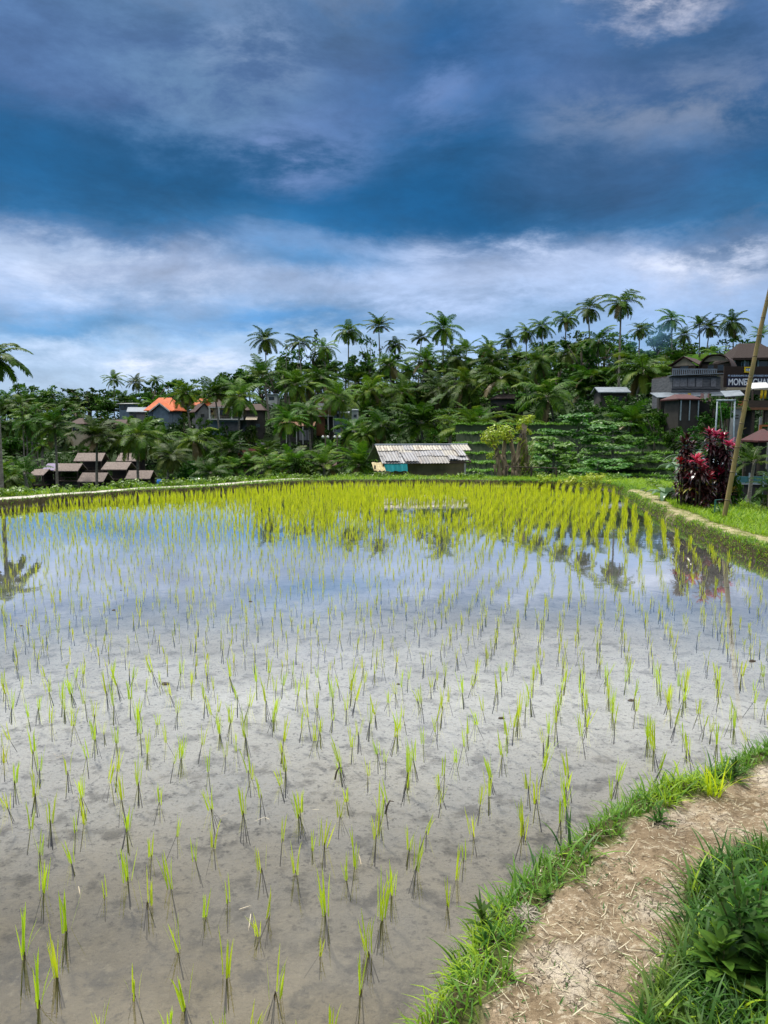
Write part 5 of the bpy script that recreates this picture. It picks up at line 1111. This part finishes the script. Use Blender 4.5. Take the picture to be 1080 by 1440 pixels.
M['pollard'] = plain('pollard_bark', (.36,.28,.18), (.13,.10,.06), 5, .95, stretch=(1, 1, .35), bump=.6); M['strap'] = leafmat('strap_leaf', (.13,.22,.02), (.32,.40,.03), None, trans=.35, objvar=0); M['dkleaf'] = leafmat('dead_leaf', (.018,.014,.008), (.035,.028,.014), None, trans=.1, objvar=0)
pollards()

GB = 'broad leaved trees on the hillside'
ZONES = ((0, 250, 'green broad leaved tree in the wood around the left village'), (250, 540, 'green broad leaved tree in the wood on the centre hillside'), (540, 860, 'green broad leaved tree in the palm grove behind the hut'), (860, 1200, 'green broad leaved tree on the right hand ridge'))
zl = lambda px: next((l, 'broad leaved trees: '+l[len('green broad leaved tree '):]) for a, b, l in ZONES if a <= px < b or (px < 0 and a == 0) or (px >= 1200))
skyy = lambda px: float(np.interp(px, SKY_x, SKY_y))
# named trees
for px, py, wd, D, lab, v in ((440, 462, 40, 163, 'tall sparse tree with airy leaves between skyline palms', 3), (520, 470, 46, 170, 'tall sparse tree with gaps of sky under the tallest centre left palm', 6), (545, 478, 36, 168, 'thin airy tree right of the taller sparse tree', 3),
                               (500, 498, 60, 150, 'dense dark round tree on the ridge under the sparse trees', 4), (400, 500, 50, 140, 'dense dark tree below the lone skyline palm', 0), (925, 458, 66, 155, 'rounded bluish green tree behind drifting smoke', 4), (820, 466, 60, 116, 'bright green domed tree under the second tallest palm', 5),
                               (205, 552, 40, 150, 'round dark tree left of the larger orange roof', 4), (240, 532, 50, 150, 'tall loose tree behind the larger orange roof', 6), (1056, 480, 56, 120, 'bright leafy tree behind the thatched house', 1), (215, 585, 46, 110, 'leafy tree in front of the larger orange roofed house', 1), (258, 572, 34, 112, 'dark leafy tree between the two orange roofs', 5), (322, 592, 44, 106, 'leafy tree hiding the foot of the balcony house', 0), (288, 590, 36, 108, 'leafy tree below the grey gable house', 4), (352, 598, 40, 104, 'leafy tree below the cream awning', 1), (178, 584, 40, 112, 'leafy tree in front of the sloping metal roof', 0), (462, 588, 34, 104, 'leafy tree below the white panelled gable house', 5), (922, 572, 34, 58, 'small dark round tree left of the red roofed shed', 5)):
    tree(D, px, py, wd, lab, None, BT[v])
placed = []
for D, step, dy, wdm in ((176, 22, (0, 10), 9.5), (162, 24, (8, 22), 9.5), (148, 27, (20, 36), 9), (132, 30, (36, 56), 8.5), (118, 34, (54, 76), 8), (104, 40, (74, 104), 7.5)):
    px = -40 + rnd.random()*10
    while px < 1120:
        q = px+rnd.uniform(-8, 8); y = skyy(min(max(q, 0), 1080))+rnd.uniform(*dy)
        if q < 330: y = skyy(max(q, 0))+rnd.uniform(*dy)*.8
        wd = wdm/S(D)*rnd.uniform(.75, 1.15); px += step*rnd.uniform(.7, 1.3)
        if q > 880 and D < 140: continue
        gx, gy, gz = at(q, y, D)
        if gz - tz(gx, gy) < 2.2: y = y-(2.6-(gz-tz(gx, gy)))/S(D)
        if y < skyy(min(max(q, 0), 1080))-2: continue
        if blocked(D, q-wd/2, q+wd/2, y, 720): continue
        if rnd.random() < .46 and D < 170:
            l = zl(q); palm(D, q, y+12, 5.6/S(D)*rnd.uniform(.75, 1.1), l[0].replace('green broad leaved tree', 'coconut palm'), l[1].replace('broad leaved trees', 'palms'))
        else:
            l = zl(q); tree(D, q, y, wd, l[0], l[1])
# dark understorey trees low on the slope, in front of the lower houses only where the photo shows none
for k in range(150):
    D = rnd.uniform(58, 100); q = rnd.uniform(-30, 760); h = rnd.uniform(2.6, 4.6)
    x = (q-540)/F*D; g = tz(x, D); y = 600-(g+h-CAMH)/S(D); wd = rnd.uniform(3.2, 5.0)/S(D)
    if blocked(D, q-wd/2, q+wd/2, y, 720) or (540 < q < 690 and D < 70): continue
    if q > 640 and D < 66: continue
    if y < 560: continue
    if rnd.random() < .30: palm(D, q, y-5, 50*80/D*rnd.uniform(.7, 1), 'low coconut palm among shrubs in the valley bottom', 'low palms in the valley bottom')
    else: tree(D, q, y, wd, 'low dark bushy tree in the valley bottom behind the far bank', 'bushy trees in the valley bottom', name='bushy_tree')
# right slope shrubs and banana plants
for k, (px, py, D, lab, v) in enumerate(((975, 607, 47, 'glossy broad leaved plant below the red roofed shed, the largest of its kind', 1), (962, 618, 45, 'glossy broad leaved plant left of the largest one', 1), (992, 613, 46, 'glossy broad leaved plant beside the left post of the swing', 1), (925, 664, 24, 'glossy leaved plant at the left foot of the dark red plants', 1), (942, 655, 21, 'silvery leaved plant growing just behind the dark red plants', 1), (906, 660, 30, 'pale leaved plant in front of the lower terraces', 1),
        (938, 496, 86, 'banana plant on the crest left of the brown cabins', 0), (956, 498, 86, 'banana plant behind the gable cabin', 0), (975, 492, 88, 'banana plant between the two brown cabins, on the crest', 0), (990, 490, 90, 'banana plant above the barrel roofed cabin', 0), (1012, 489, 90, 'banana plant with lit leaves behind the barrel roofed cabin', 0), (1026, 487, 92, 'banana plant left of the thatched roof', 0), (925, 505, 84, 'banana plant beside the big shaggy palm', 0),
        (930, 525, 80, 'banana plant left of the timber warung balcony', 0), (938, 545, 76, 'banana plant at the left wall of the timber warung', 0), (215, 584, 118, 'flowering pale green shrub plant in front of the larger orange roof', 0), (284, 645, 70, 'big leaved plant among the centre left trunks', 1), (310, 655, 66, 'big leaved plant left of the red arched cabins', 1), (1074, 512, 70, 'leafy creeper plant in front of the thatched house', 0))):
    banana_at(D, px, py, lab, 'broad leaved plants on the slope', BS[0] if v else None, name='broad_leaf_plant' if v else 'banana_plant')
for k, (px, py, wd, D, lab) in enumerate(((1006, 553, 34, 57, 'olive green domed bush right of the red roofed shed'), (1020, 566, 40, 48, 'leafy bush inside the steel swing frame'), (1044, 556, 34, 53, 'dark bush below the pale awning roof'), (1060, 508, 60, 72, 'clipped green bush between thatched house and sign'), (950, 600, 56, 52, 'dark bush below the red roofed shed'), (1000, 618, 50, 42, 'dark bush behind the swing ropes'), (905, 606, 40, 56, 'dark bush at the top of the terraces'), (1050, 622, 40, 40, 'bush left of the dark red roof'), (1040, 660, 60, 33, 'dark low bush behind the bamboo pole'), (1075, 700, 50, 20, 'dark bush at the right edge below the path'), (1030, 700, 46, 19, 'dark bush at the foot of the bamboo pole'), (930, 580, 36, 62, 'bush beside the small dark round tree'), (1085, 588, 30, 52, 'bush right of the grey block wall'), (925, 574, 44, 60, 'bush hiding the left foot of the timber warung'), (968, 590, 50, 50, 'bush directly in front of the red roofed shed'), (995, 578, 36, 58, 'bush under the laundry beside the red roofed shed'), (862, 556, 50, 74, 'leafy bush in front of the metal roofed shed'), (832, 556, 40, 76, 'bush left of the metal roofed shed'), (885, 560, 40, 72, 'bush right of the metal roofed shed'))):
    x, y, z = at(px, py, D); h = wd*S(D)*.9
    tree(D, px, py, wd, lab, None, BT[k % 3], base=z-h, name='bush', cat='bush')

# ------------------------------------------------------------------ undergrowth on the slope
def undergrowth():
    n = 6200; D = 32+(175-32)*nrng.random(n)**.8; u = U(-.56, .56, n); e2 = nrng.random(n) < .22; u = np.where(e2, U(.30, .56, n), u); D = np.where(e2, U(24, 75, n), D); x = u*D; z = terr(x, D); keep = np.ones(n, bool)
    keep &= ~((u > .10) & (u < .375) & (D > 40) & (D < 66))
    px = 540+u*F
    for i in range(n):
        if keep[i]:
            py = 600-(z[i]-CAMH+.9)/D[i]*F
            if blocked(D[i], px[i]-6, px[i]+6, py, py+30): keep[i] = False
    x, y, z, D = x[keep], D[keep], z[keep], D[keep]
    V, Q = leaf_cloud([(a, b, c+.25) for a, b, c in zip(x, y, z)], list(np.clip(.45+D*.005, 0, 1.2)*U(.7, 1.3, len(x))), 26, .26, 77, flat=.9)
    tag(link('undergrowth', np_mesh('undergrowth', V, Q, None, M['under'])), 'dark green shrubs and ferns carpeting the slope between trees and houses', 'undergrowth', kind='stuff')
    # low leafy plants along the outer edge of the far and left banks
    x, y, g = scatter(60000, (-15, 9), (17, 32), lambda x, y, g: (g['d'] > .95) & (g['d'] < 2.4) & (g['pL'] < .2) & (y > 15) & (nrng.random(len(x)) < np.where(x < -2.5, .10, .035)) & (vnoise(x*.9, y*.9) > .3))
    V, Q = leaf_cloud([(a, b, c+.10) for a, b, c in zip(x, y, g['z'])], list(U(.12, .26, len(x))), 260, .06, 78, flat=.8, upb=.8)
    tag(link('bank_plants', np_mesh('bank_plants', V, Q, None, M['bankleaf'])), 'bright low leafy plants along the outer edge of the far bank', 'plants', kind='stuff')
M['bankleaf'] = leafmat('bank_plant_leaf', (.07,.19,.012), (.18,.32,.02), None, trans=.35, objvar=0)
undergrowth()
for k, (px, py, D, lab) in enumerate(((832, 668, 25.5, 'lime green bushy weed on the bank right of the rail fence'), (770, 668, 28, 'lime leafy weed below the rail fence'), (838, 664, 25.8, 'taller lime weed at the corner of the far bank'), (803, 670, 27, 'lime weed between rail fence and bank corner'))):
    x, y, z = at(px, py, D); t = thing('weed', lab, 'weed', (x, y, ZC-.1), 0, 'lime weeds on the far bank'); h = max(.25, z-ZC+.1)
    cs = [(rnd.gauss(0, .16), rnd.gauss(0, .1), h*rnd.uniform(.25, .9)) for _ in range(9)]; V, Q = leaf_cloud(cs, [.13]*9, 500, .055, 90+k, upb=.9); link('leaves', np_mesh('weed_leaves', V, Q, None, M['leaf_lime']), t)
    mb = MB(); [mb.tube([(0, 0, -.05), (c[0]*.5, c[1]*.5, c[2]*.5), c], [.012, .009, .004], 5) for c in cs]; mb.build('stems', M['rachis'], t)

# ------------------------------------------------------------------ red cordylines by the path
def cordyline():
    def heads(t, hs, D, ox, oz, seed):
        r = random.Random(seed); st = MB(); parts = {'cordy_dark': [], 'cordy_red': [], 'cordy_pink': [], 'cordy_yel': []}
        for (px, py, top, dn, size) in hs:
            x, y, z = at(px, py, D+r.uniform(-.35, .35)); c = np.array((x-ox, y-D, z-oz))
            st.tube([(c[0]*.55, c[1]*.5, -.1), (c[0]*.8, c[1]*.8, c[2]*.5), tuple(c)], [.022, .018, .013], 6)
            for j in range(dn):       # the stem keeps leaves for some way down
                f = j/max(1, dn-1); n = 9 if j else 10; b = np.tile(c+np.array((-c[0]*.2*f, 0, -.055*j)), (n, 1)); az = j*1.1+np.arange(n)*6.283/n+nrng.normal(0, .18, n)
                el = np.full(n, (1.05, .7, .35, .1, -.15, -.3, -.45, -.6)[min(j, 7)])+nrng.normal(0, .12, n)
                m = top if j < 2 else ('cordy_dark' if r.random() > .13 or py < 655 else 'cordy_yel')
                parts[m].append(blades(b, dirs(az, el), U(.23, .34, n)*size*(1 if j else .8), U(.045, .07, n)*size, U(.5, 1.3, n), 5))
        st.build('stems', M['dkwood'], t)
        for m, nm in (('cordy_dark', 'dark_leaves'), ('cordy_red', 'red_leaves'), ('cordy_pink', 'pink_leaves'), ('cordy_yel', 'yellow_leaves')):
            if parts[m]:
                V = []; Q = []; off = 0
                for v, q in parts[m]: V.append(v); Q.append(q+off); off += len(v)
                link(nm, np_mesh(nm, np.concatenate(V), np.concatenate(Q), None, M[m]), t)
    D = 19.2
    for (px, lab, hs, seed, dd) in (
        (968, 'dark maroon cordyline with upright leaves, left and darkest of the red plants', [(962, 622, 'cordy_dark', 8, 1.05), (973, 628, 'cordy_dark', 8, 1.05), (967, 616, 'cordy_dark', 7, 1.0), (957, 650, 'cordy_red', 6, .9), (965, 655, 'cordy_dark', 8, 1), (975, 660, 'cordy_dark', 8, 1), (955, 672, 'cordy_dark', 7, .9), (968, 684, 'cordy_dark', 7, 1), (950, 684, 'cordy_dark', 5, .8)], 1, .1),
        (1008, 'tall cordyline with bright red crowns, right of the maroon one', [(1006, 613, 'cordy_red', 8, 1.1), (998, 610, 'cordy_red', 7, 1.0), (1016, 615, 'cordy_red', 8, 1.05), (1024, 625, 'cordy_pink', 8, 1.05), (1032, 630, 'cordy_pink', 8, .95), (1000, 634, 'cordy_red', 8, 1), (1012, 640, 'cordy_dark', 8, 1.1), (1022, 648, 'cordy_dark', 8, 1), (994, 648, 'cordy_dark', 8, 1), (1014, 664, 'cordy_red', 7, 1), (1026, 668, 'cordy_dark', 7, 1), (1006, 676, 'cordy_dark', 8, 1.1), (1020, 684, 'cordy_dark', 7, 1), (1028, 690, 'cordy_yel', 5, .9), (1012, 692, 'cordy_yel', 6, .9)], 2, .0),
        (985, 'lower cordyline with pink crowns in front of the tall red one', [(979, 648, 'cordy_pink', 7, 1.15), (985, 652, 'cordy_pink', 6, 1), (988, 664, 'cordy_red', 8, 1.1), (972, 673, 'cordy_red', 7, 1), (996, 672, 'cordy_red', 8, 1.05), (982, 686, 'cordy_dark', 8, 1.1), (994, 692, 'cordy_dark', 7, 1), (978, 699, 'cordy_red', 6, .9), (984, 704, 'cordy_red', 5, .8), (1002, 702, 'cordy_dark', 6, 1)], 3, -.5)):
        x, y, z = at(px, 716, D+dd); t = thing('cordyline_plant', lab, 'plant', (x, D+dd, ZC-.25), 0, 'red cordylines by the path'); heads(t, hs, D+dd, x, ZC-.25, seed)
cordyline()

# ------------------------------------------------------------------ weeds close to the camera
def stem_weed(px, py_base, h, n, label, zb=.36, lean=0.0, lw=.024, ll=.10, mat='weed', seed=1):
    X, Y = onz(px, py_base, zb); t = thing('leafy_weed', label, 'weed', (X, Y, zb-.02), 0, 'leafy weeds beside the path'); r = random.Random(seed)
    ns = max(1, n//16); VV = []; QQ = []; off = 0; mb = MB()
    for k in range(ns):
        a = r.uniform(0, 6.28); tip = (lean*h+.22*h*math.cos(a)*(k > 0), .22*h*math.sin(a)*(k > 0), h*(1 if k == 0 else r.uniform(.55, .9))); mb.tube([(0, 0, 0), (tip[0]*.4, tip[1]*.4, tip[2]*.5), tip], [.006, .005, .002], 6)
        m = n//ns; f = np.linspace(.08, 1, m); b = np.stack([f*tip[0], f*tip[1], f*tip[2]], 1); az = np.arange(m)*2.4+r.random()*6; ln = ll*(1.25-.75*f)*U(.8, 1.2, m)
        V, Q = blades(b, dirs(az, .35+.75*f+nrng.normal(0, .12, m)), ln, lw*(1.2-.6*f), U(.4, 1.2, m), 5); VV.append(V); QQ.append(Q+off); off += len(V)
    mb.build('stem', M['rachis'], t); link('leaves', np_mesh('leaves', np.concatenate(VV), np.concatenate(QQ), None, M[mat], smooth=True), t); return t
stem_weed(1040, 1345, .40, 64, 'tallest dark leafy weed right of the dirt path', 0.24, -.12, .030, .15, seed=2)
stem_weed(1058, 1330, .30, 48, 'bushy dark weed just behind the tallest leafy weed', 0.24, .1, .030, .14, seed=3)
stem_weed(1020, 1375, .16, 40, 'low broad leaved weed at the foot of the tallest leafy weed', 0.24, -.1, .055, .15, seed=4)
stem_weed(1070, 1380, .18, 40, 'dark broad leaved weed at the right edge of the picture', 0.24, 0, .055, .16, seed=5)
stem_weed(700, 1345, .13, 34, 'leafy weed with upright leaves on the lip above the water', 0.16, -.2, .022, .10, seed=6)
stem_weed(655, 1400, .12, 34, 'low leafy weed nearest the water in the lower middle', 0.10, -.2, .024, .10, seed=7)
stem_weed(690, 1320, .15, 24, 'weed with long pointed leaves at the water edge beside the pale dry clump', 0.12, -.3, .024, .12, seed=8)
stem_weed(765, 1275, .08, 26, 'small bright weed between the pale dry clump and the path', 0.20, .2, .022, .06, seed=9)
stem_weed(930, 1165, .13, 32, 'leafy weed on the lip further along, before the tall yellow rice tuft', 0.19, -.1, .018, .09, seed=10)
stem_weed(1030, 1100, .14, 30, 'dark weed on the lip near the right edge of the picture', 0.19, .1, .020, .10, seed=11)
stem_weed(990, 1240, .10, 30, 'grey green weed at the left edge of the right hand grass', 0.24, .0, .020, .08, seed=12)
def yellow_tuft():
    X, Y = onz(1003, 1118, .19); N = 26; b = np.stack([nrng.normal(0, .018, N), nrng.normal(0, .018, N), np.zeros(N)-.02], 1); V, Q = blades(b, dirs(U(0, 6.28, N), U(1.0, 1.5, N)), U(.15, .33, N), U(.006, .010, N), U(.2, 1.0, N), 5)
    o = link('rice_tuft', np_mesh('rice_tuft', V, Q, None, M['rice'])); o.location = (X, Y, .19); tag(o, 'tall yellow green rice tuft growing on the grassy lip near the right edge', 'rice tuft')
yellow_tuft()
# pale dry clump of dead grass on the lip
def dry_clump():
    X, Y = onz(738, 1298, .20); N = 420; a = U(0, 6.28, N); q = np.abs(nrng.normal(0, .040, N)); b = np.stack([q*np.sin(a), q*np.cos(a)*1.2, .05*np.exp(-(q/.06)**2)], 1); V, Q = blades(b, dirs(U(0, 6.28, N), U(-.1, .4, N)), U(.03, .08, N), U(.003, .006, N), U(.4, 1.6, N), 4)
    mb = MB(); o = link('dead_grass_clump', np_mesh('dead_grass_clump', V, Q, None, M['deadgrass'])); o.location = (X, Y, .20); tag(o, 'pale grey clump of dead grass on the lip above the water', 'dead grass')
M['deadgrass'] = leafmat('dead_grass_blade', (.20,.17,.12), (.40,.36,.28), None, trans=.1, rough=.8, objvar=0)
dry_clump()
# blue smoke drifting in front of the right ridge
def smoke():
    m = bpy.data.materials.new('smoke'); m.use_nodes = True; t = NT(m.node_tree); t.N.remove(t.N['Principled BSDF']); v = t.N.new('ShaderNodeVolumePrincipled'); v.inputs['Color'].default_value = (.25, .55, .80, 1)
    co = Obj(t); f, _ = t.noise(co, 1.6, 4, .6); ln = t.N.new('ShaderNodeVectorMath'); ln.operation = 'LENGTH'; t.L.new(co, ln.inputs[0])
    d = t.math('MULTIPLY', t.math('MULTIPLY', t.maprange(ln.outputs['Value'], .25, 1.0, 1, 0), t.maprange(f, .35, .7)), .16); t.L.new(d, v.inputs['Density']); t.L.new(v.outputs[0], t.N['Material Output'].inputs['Volume'])
    mb = MB(); vs = []; fs = []
    for i in range(9):
        for k in range(14): a = math.pi*i/8; b = k/14*6.2832; vs.append((math.sin(a)*math.cos(b), math.sin(a)*math.sin(b), math.cos(a)))
    for i in range(8):
        for k in range(14): fs.append((i*14+k, (i+1)*14+k, (i+1)*14+(k+1) % 14, i*14+(k+1) % 14))
    mb.add(vs, fs); o = mb.build('smoke', m, None, True); o.location = at(918, 472, 139); o.scale = (5.5, 4.5, 4.0); tag(o, 'thin blue smoke rising in front of the right hand ridge', 'smoke', kind='stuff')
smoke()
# ------------------------------------------------------------------ sky, sun, camera
SUN_EL, SUN_AZ = R(60), R(-35)          # high, behind the camera to the left
def azel(px, py):
    x, y, z = ray(px, py); l = math.sqrt(x*x+y*y+z*z); return math.atan2(x, y), z/l
def make_sky():
    w = bpy.data.worlds.new('World'); scene.world = w; w.use_nodes = True
    t = NT(w.node_tree); bg = t.N['Background']; STR = .1; bg.inputs['Strength'].default_value = STR
    sky = t.N.new('ShaderNodeTexSky'); sky.sky_type = 'NISHITA'; sky.sun_disc = False; sky.sun_elevation = SUN_EL; sky.sun_rotation = SUN_AZ
    D = t.N.new('ShaderNodeTexCoord').outputs['Generated']
    sp = t.N.new('ShaderNodeSeparateXYZ'); t.L.new(D, sp.inputs[0])
    az = t.math('ARCTAN2', sp.outputs[0], sp.outputs[1]); e = sp.outputs[2]
    cv = t.N.new('ShaderNodeCombineXYZ'); t.L.new(az, cv.inputs[0]); t.L.new(e, cv.inputs[1])
    mp = t.N.new('ShaderNodeMapping'); t.L.new(cv.outputs[0], mp.inputs[0]); mp.inputs['Scale'].default_value = (2.6, 5.2, 1); mp.inputs['Location'].default_value = (3.1, 1.7, 0)
    f1, c1 = t.noise(mp.outputs[0], 1.0, 7, .58, .15)
    mp2 = t.N.new('ShaderNodeMapping'); t.L.new(cv.outputs[0], mp2.inputs[0]); mp2.inputs['Scale'].default_value = (5, 13, 1); mp2.inputs['Location'].default_value = (7.7, 3.3, 0)
    f2, c2 = t.noise(mp2.outputs[0], 1.0, 10, .66, .2)
    # bearings wander with the cloud noise so that bands and banks get ragged edges
    sc = t.N.new('ShaderNodeVectorMath'); sc.operation = 'SUBTRACT'; t.L.new(c1, sc.inputs[0]); sc.inputs[1].default_value = (.5, .5, .5)
    ml = t.N.new('ShaderNodeVectorMath'); ml.operation = 'MULTIPLY'; t.L.new(sc.outputs[0], ml.inputs[0]); ml.inputs[1].default_value = (.30, .13, 0)
    sc2 = t.N.new('ShaderNodeVectorMath'); sc2.operation = 'SUBTRACT'; t.L.new(c2, sc2.inputs[0]); sc2.inputs[1].default_value = (.5, .5, .5)
    ml2 = t.N.new('ShaderNodeVectorMath'); ml2.operation = 'MULTIPLY'; t.L.new(sc2.outputs[0], ml2.inputs[0]); ml2.inputs[1].default_value = (.12, .075, 0)
    ad = t.N.new('ShaderNodeVectorMath'); ad.operation = 'ADD'; t.L.new(cv.outputs[0], ad.inputs[0]); t.L.new(ml.outputs[0], ad.inputs[1])
    ad2 = t.N.new('ShaderNodeVectorMath'); ad2.operation = 'ADD'; t.L.new(ad.outputs[0], ad2.inputs[0]); t.L.new(ml2.outputs[0], ad2.inputs[1])
    wv = ad2.outputs[0]; sw = t.N.new('ShaderNodeSeparateXYZ'); t.L.new(wv, sw.inputs[0])
    E = lambda py: azel(540, py)[1]
    col = t.ramp(sw.outputs[1], [(0, lin(150,178,210)), (E(545), lin(164,188,216)), (E(480), lin(142,172,206)), (E(445), lin(122,152,190)), (E(400), lin(156,174,206)),
          (E(350), lin(124,148,186)), (E(318), lin(44,108,158)), (E(270), lin(10,94,148)), (E(205), lin(32,98,152)), (E(140), lin(78,114,166)), (E(60), lin(80,116,166)),
          (E(0), lin(80,116,160)), (.49, lin(120,140,170)), (.57, lin(215,218,222)), (1, lin(235,235,235))])
    def blob(col, px, py, rx, ry, c, amt, mod=None):
        a, el = azel(px, py)
        s = t.N.new('ShaderNodeVectorMath'); s.operation = 'SUBTRACT'; t.L.new(wv, s.inputs[0]); s.inputs[1].default_value = (a, el, 0)
        q = t.N.new('ShaderNodeVectorMath'); q.operation = 'MULTIPLY'; t.L.new(s.outputs[0], q.inputs[0]); q.inputs[1].default_value = (F/rx, F/ry, 0)
        l = t.N.new('ShaderNodeVectorMath'); l.operation = 'LENGTH'; t.L.new(q.outputs[0], l.inputs[0])
        k = t.maprange(l.outputs['Value'], 0, 1, amt, 0)
        if mod is not None: k = t.math('MULTIPLY', k, mod, clamp=True)
        return t.mix(k, col, c)
    g1 = t.maprange(f2, .40, .60, .05, 1.3); g2 = t.maprange(f2, .62, .38, .3, 1.2)
    # dark rain-blue banks
    col = blob(col, 620, 285, 330, 90, lin(0,88,142), 1.0); col = blob(col, 80, 235, 300, 110, lin(6,86,136), .9); col = blob(col, 240, 330, 260, 40, lin(40,100,150), .7)
    col = blob(col, 640, 60, 190, 120, lin(20,92,150), .8); col = blob(col, 900, 235, 260, 90, lin(60,96,140), .8); col = blob(col, 1050, 345, 190, 60, lin(40,88,132), .9)
    col = blob(col, 430, 372, 220, 42, lin(70,125,175), .9); col = blob(col, 400, 465, 260, 26, lin(60,128,186), .8); col = blob(col, 60, 452, 200, 26, lin(60,128,180), .7)
    col = blob(col, 960, 60, 150, 70, lin(46,88,132), .8)
    # mauve grey tops and pale cloud banks
    col = blob(col, 250, 90, 260, 130, lin(96,130,170), .9, g1); col = blob(col, 330, 40, 120, 60, lin(124,148,184), .8, g1); col = blob(col, 400, 195, 170, 70, lin(108,136,186), .9, g1)
    col = blob(col, 620, 140, 90, 60, lin(112,140,190), .5, g1); col = blob(col, 960, 150, 260, 70, lin(112,130,160), .8, g1)
    col = blob(col, 200, 385, 220, 48, lin(178,190,212), 1.0, g1); col = blob(col, 60, 350, 180, 32, lin(150,168,196), .8, g1)
    col = blob(col, 730, 355, 280, 55, lin(158,174,204), .95, g1); col = blob(col, 985, 358, 150, 40, lin(188,196,216), 1.0, g1); col = blob(col, 660, 425, 380, 42, lin(158,178,212), .8, g1)
    col = blob(col, 80, 492, 110, 34, lin(168,188,216), .9, g1); col = blob(col, 260, 520, 150, 34, lin(200,208,228), .95, g1); col = blob(col, 560, 500, 260, 44, lin(176,196,226), .8, g1)
    col = blob(col, 940, 440, 240, 36, lin(140,168,208), .6, g1); col = blob(col, 945, -30, 95, 50, lin(222,222,236), 1.1, g1); col = blob(col, 800, 490, 300, 40, lin(130,166,214), .7)
    # fine cloud texture
    k = t.math('ADD', t.math('MULTIPLY', t.maprange(f2, .25, .75, smooth=False), .75), .62)
    cc = t.N.new('ShaderNodeCombineColor'); [t.L.new(k, cc.inputs[i]) for i in range(3)]
    col = t.mix(1.0, col, cc.outputs[0], 'MULTIPLY')
    # the bright overcast overhead
    over = t.maprange(e, .455, .62, 1.0, ZENITH)
    back = t.maprange(sp.outputs[1], .15, -.5, 1.0, BACKGAIN); 
    low = t.maprange(e, .27, .20, 1.0, LOWGAIN); gain = t.math('MULTIPLY', t.math('MULTIPLY', t.math('MULTIPLY', over, low), back), SKYGAIN/STR)
    vm = t.N.new('ShaderNodeVectorMath'); vm.operation = 'SCALE'; t.L.new(col, vm.inputs[0]); t.L.new(gain, vm.inputs['Scale'])
    out = t.mix(.06, vm.outputs[0], sky.outputs[0])
    t.L.new(out, bg.inputs['Color'])
SKYGAIN, ZENITH, BACKGAIN, LOWGAIN = 1.0, 2.6, .8, 1.38
make_sky()
sl = bpy.data.lights.new('sun', 'SUN'); sl.energy = 3.4; sl.angle = R(6); sl.color = (1, .95, .86)
so = bpy.data.objects.new('sun', sl); COL.objects.link(so); so.rotation_euler = (math.pi/2 - SUN_EL, 0, math.pi - SUN_AZ)
cam = bpy.data.cameras.new('camera'); co = bpy.data.objects.new('camera', cam); COL.objects.link(co)
cam.sensor_fit = 'VERTICAL'; cam.sensor_height = 36; cam.lens = 36*F/H0; cam.clip_start = .05; cam.clip_end = 3000
co.location = (0, 0, CAMH); co.rotation_euler = (math.pi/2 - PITCH, 0, 0); scene.camera = co
scene.view_settings.view_transform = 'Standard'; scene.view_settings.look = 'None'; scene.view_settings.exposure = 0.0; scene.view_settings.gamma = 1
scene.cycles.max_bounces = 6; scene.cycles.transparent_max_bounces = 12; scene.cycles.diffuse_bounces = 3; scene.cycles.glossy_bounces = 3
scene.cycles.caustics_reflective = False; scene.cycles.caustics_refractive = False
scene.cycles.use_denoising = True
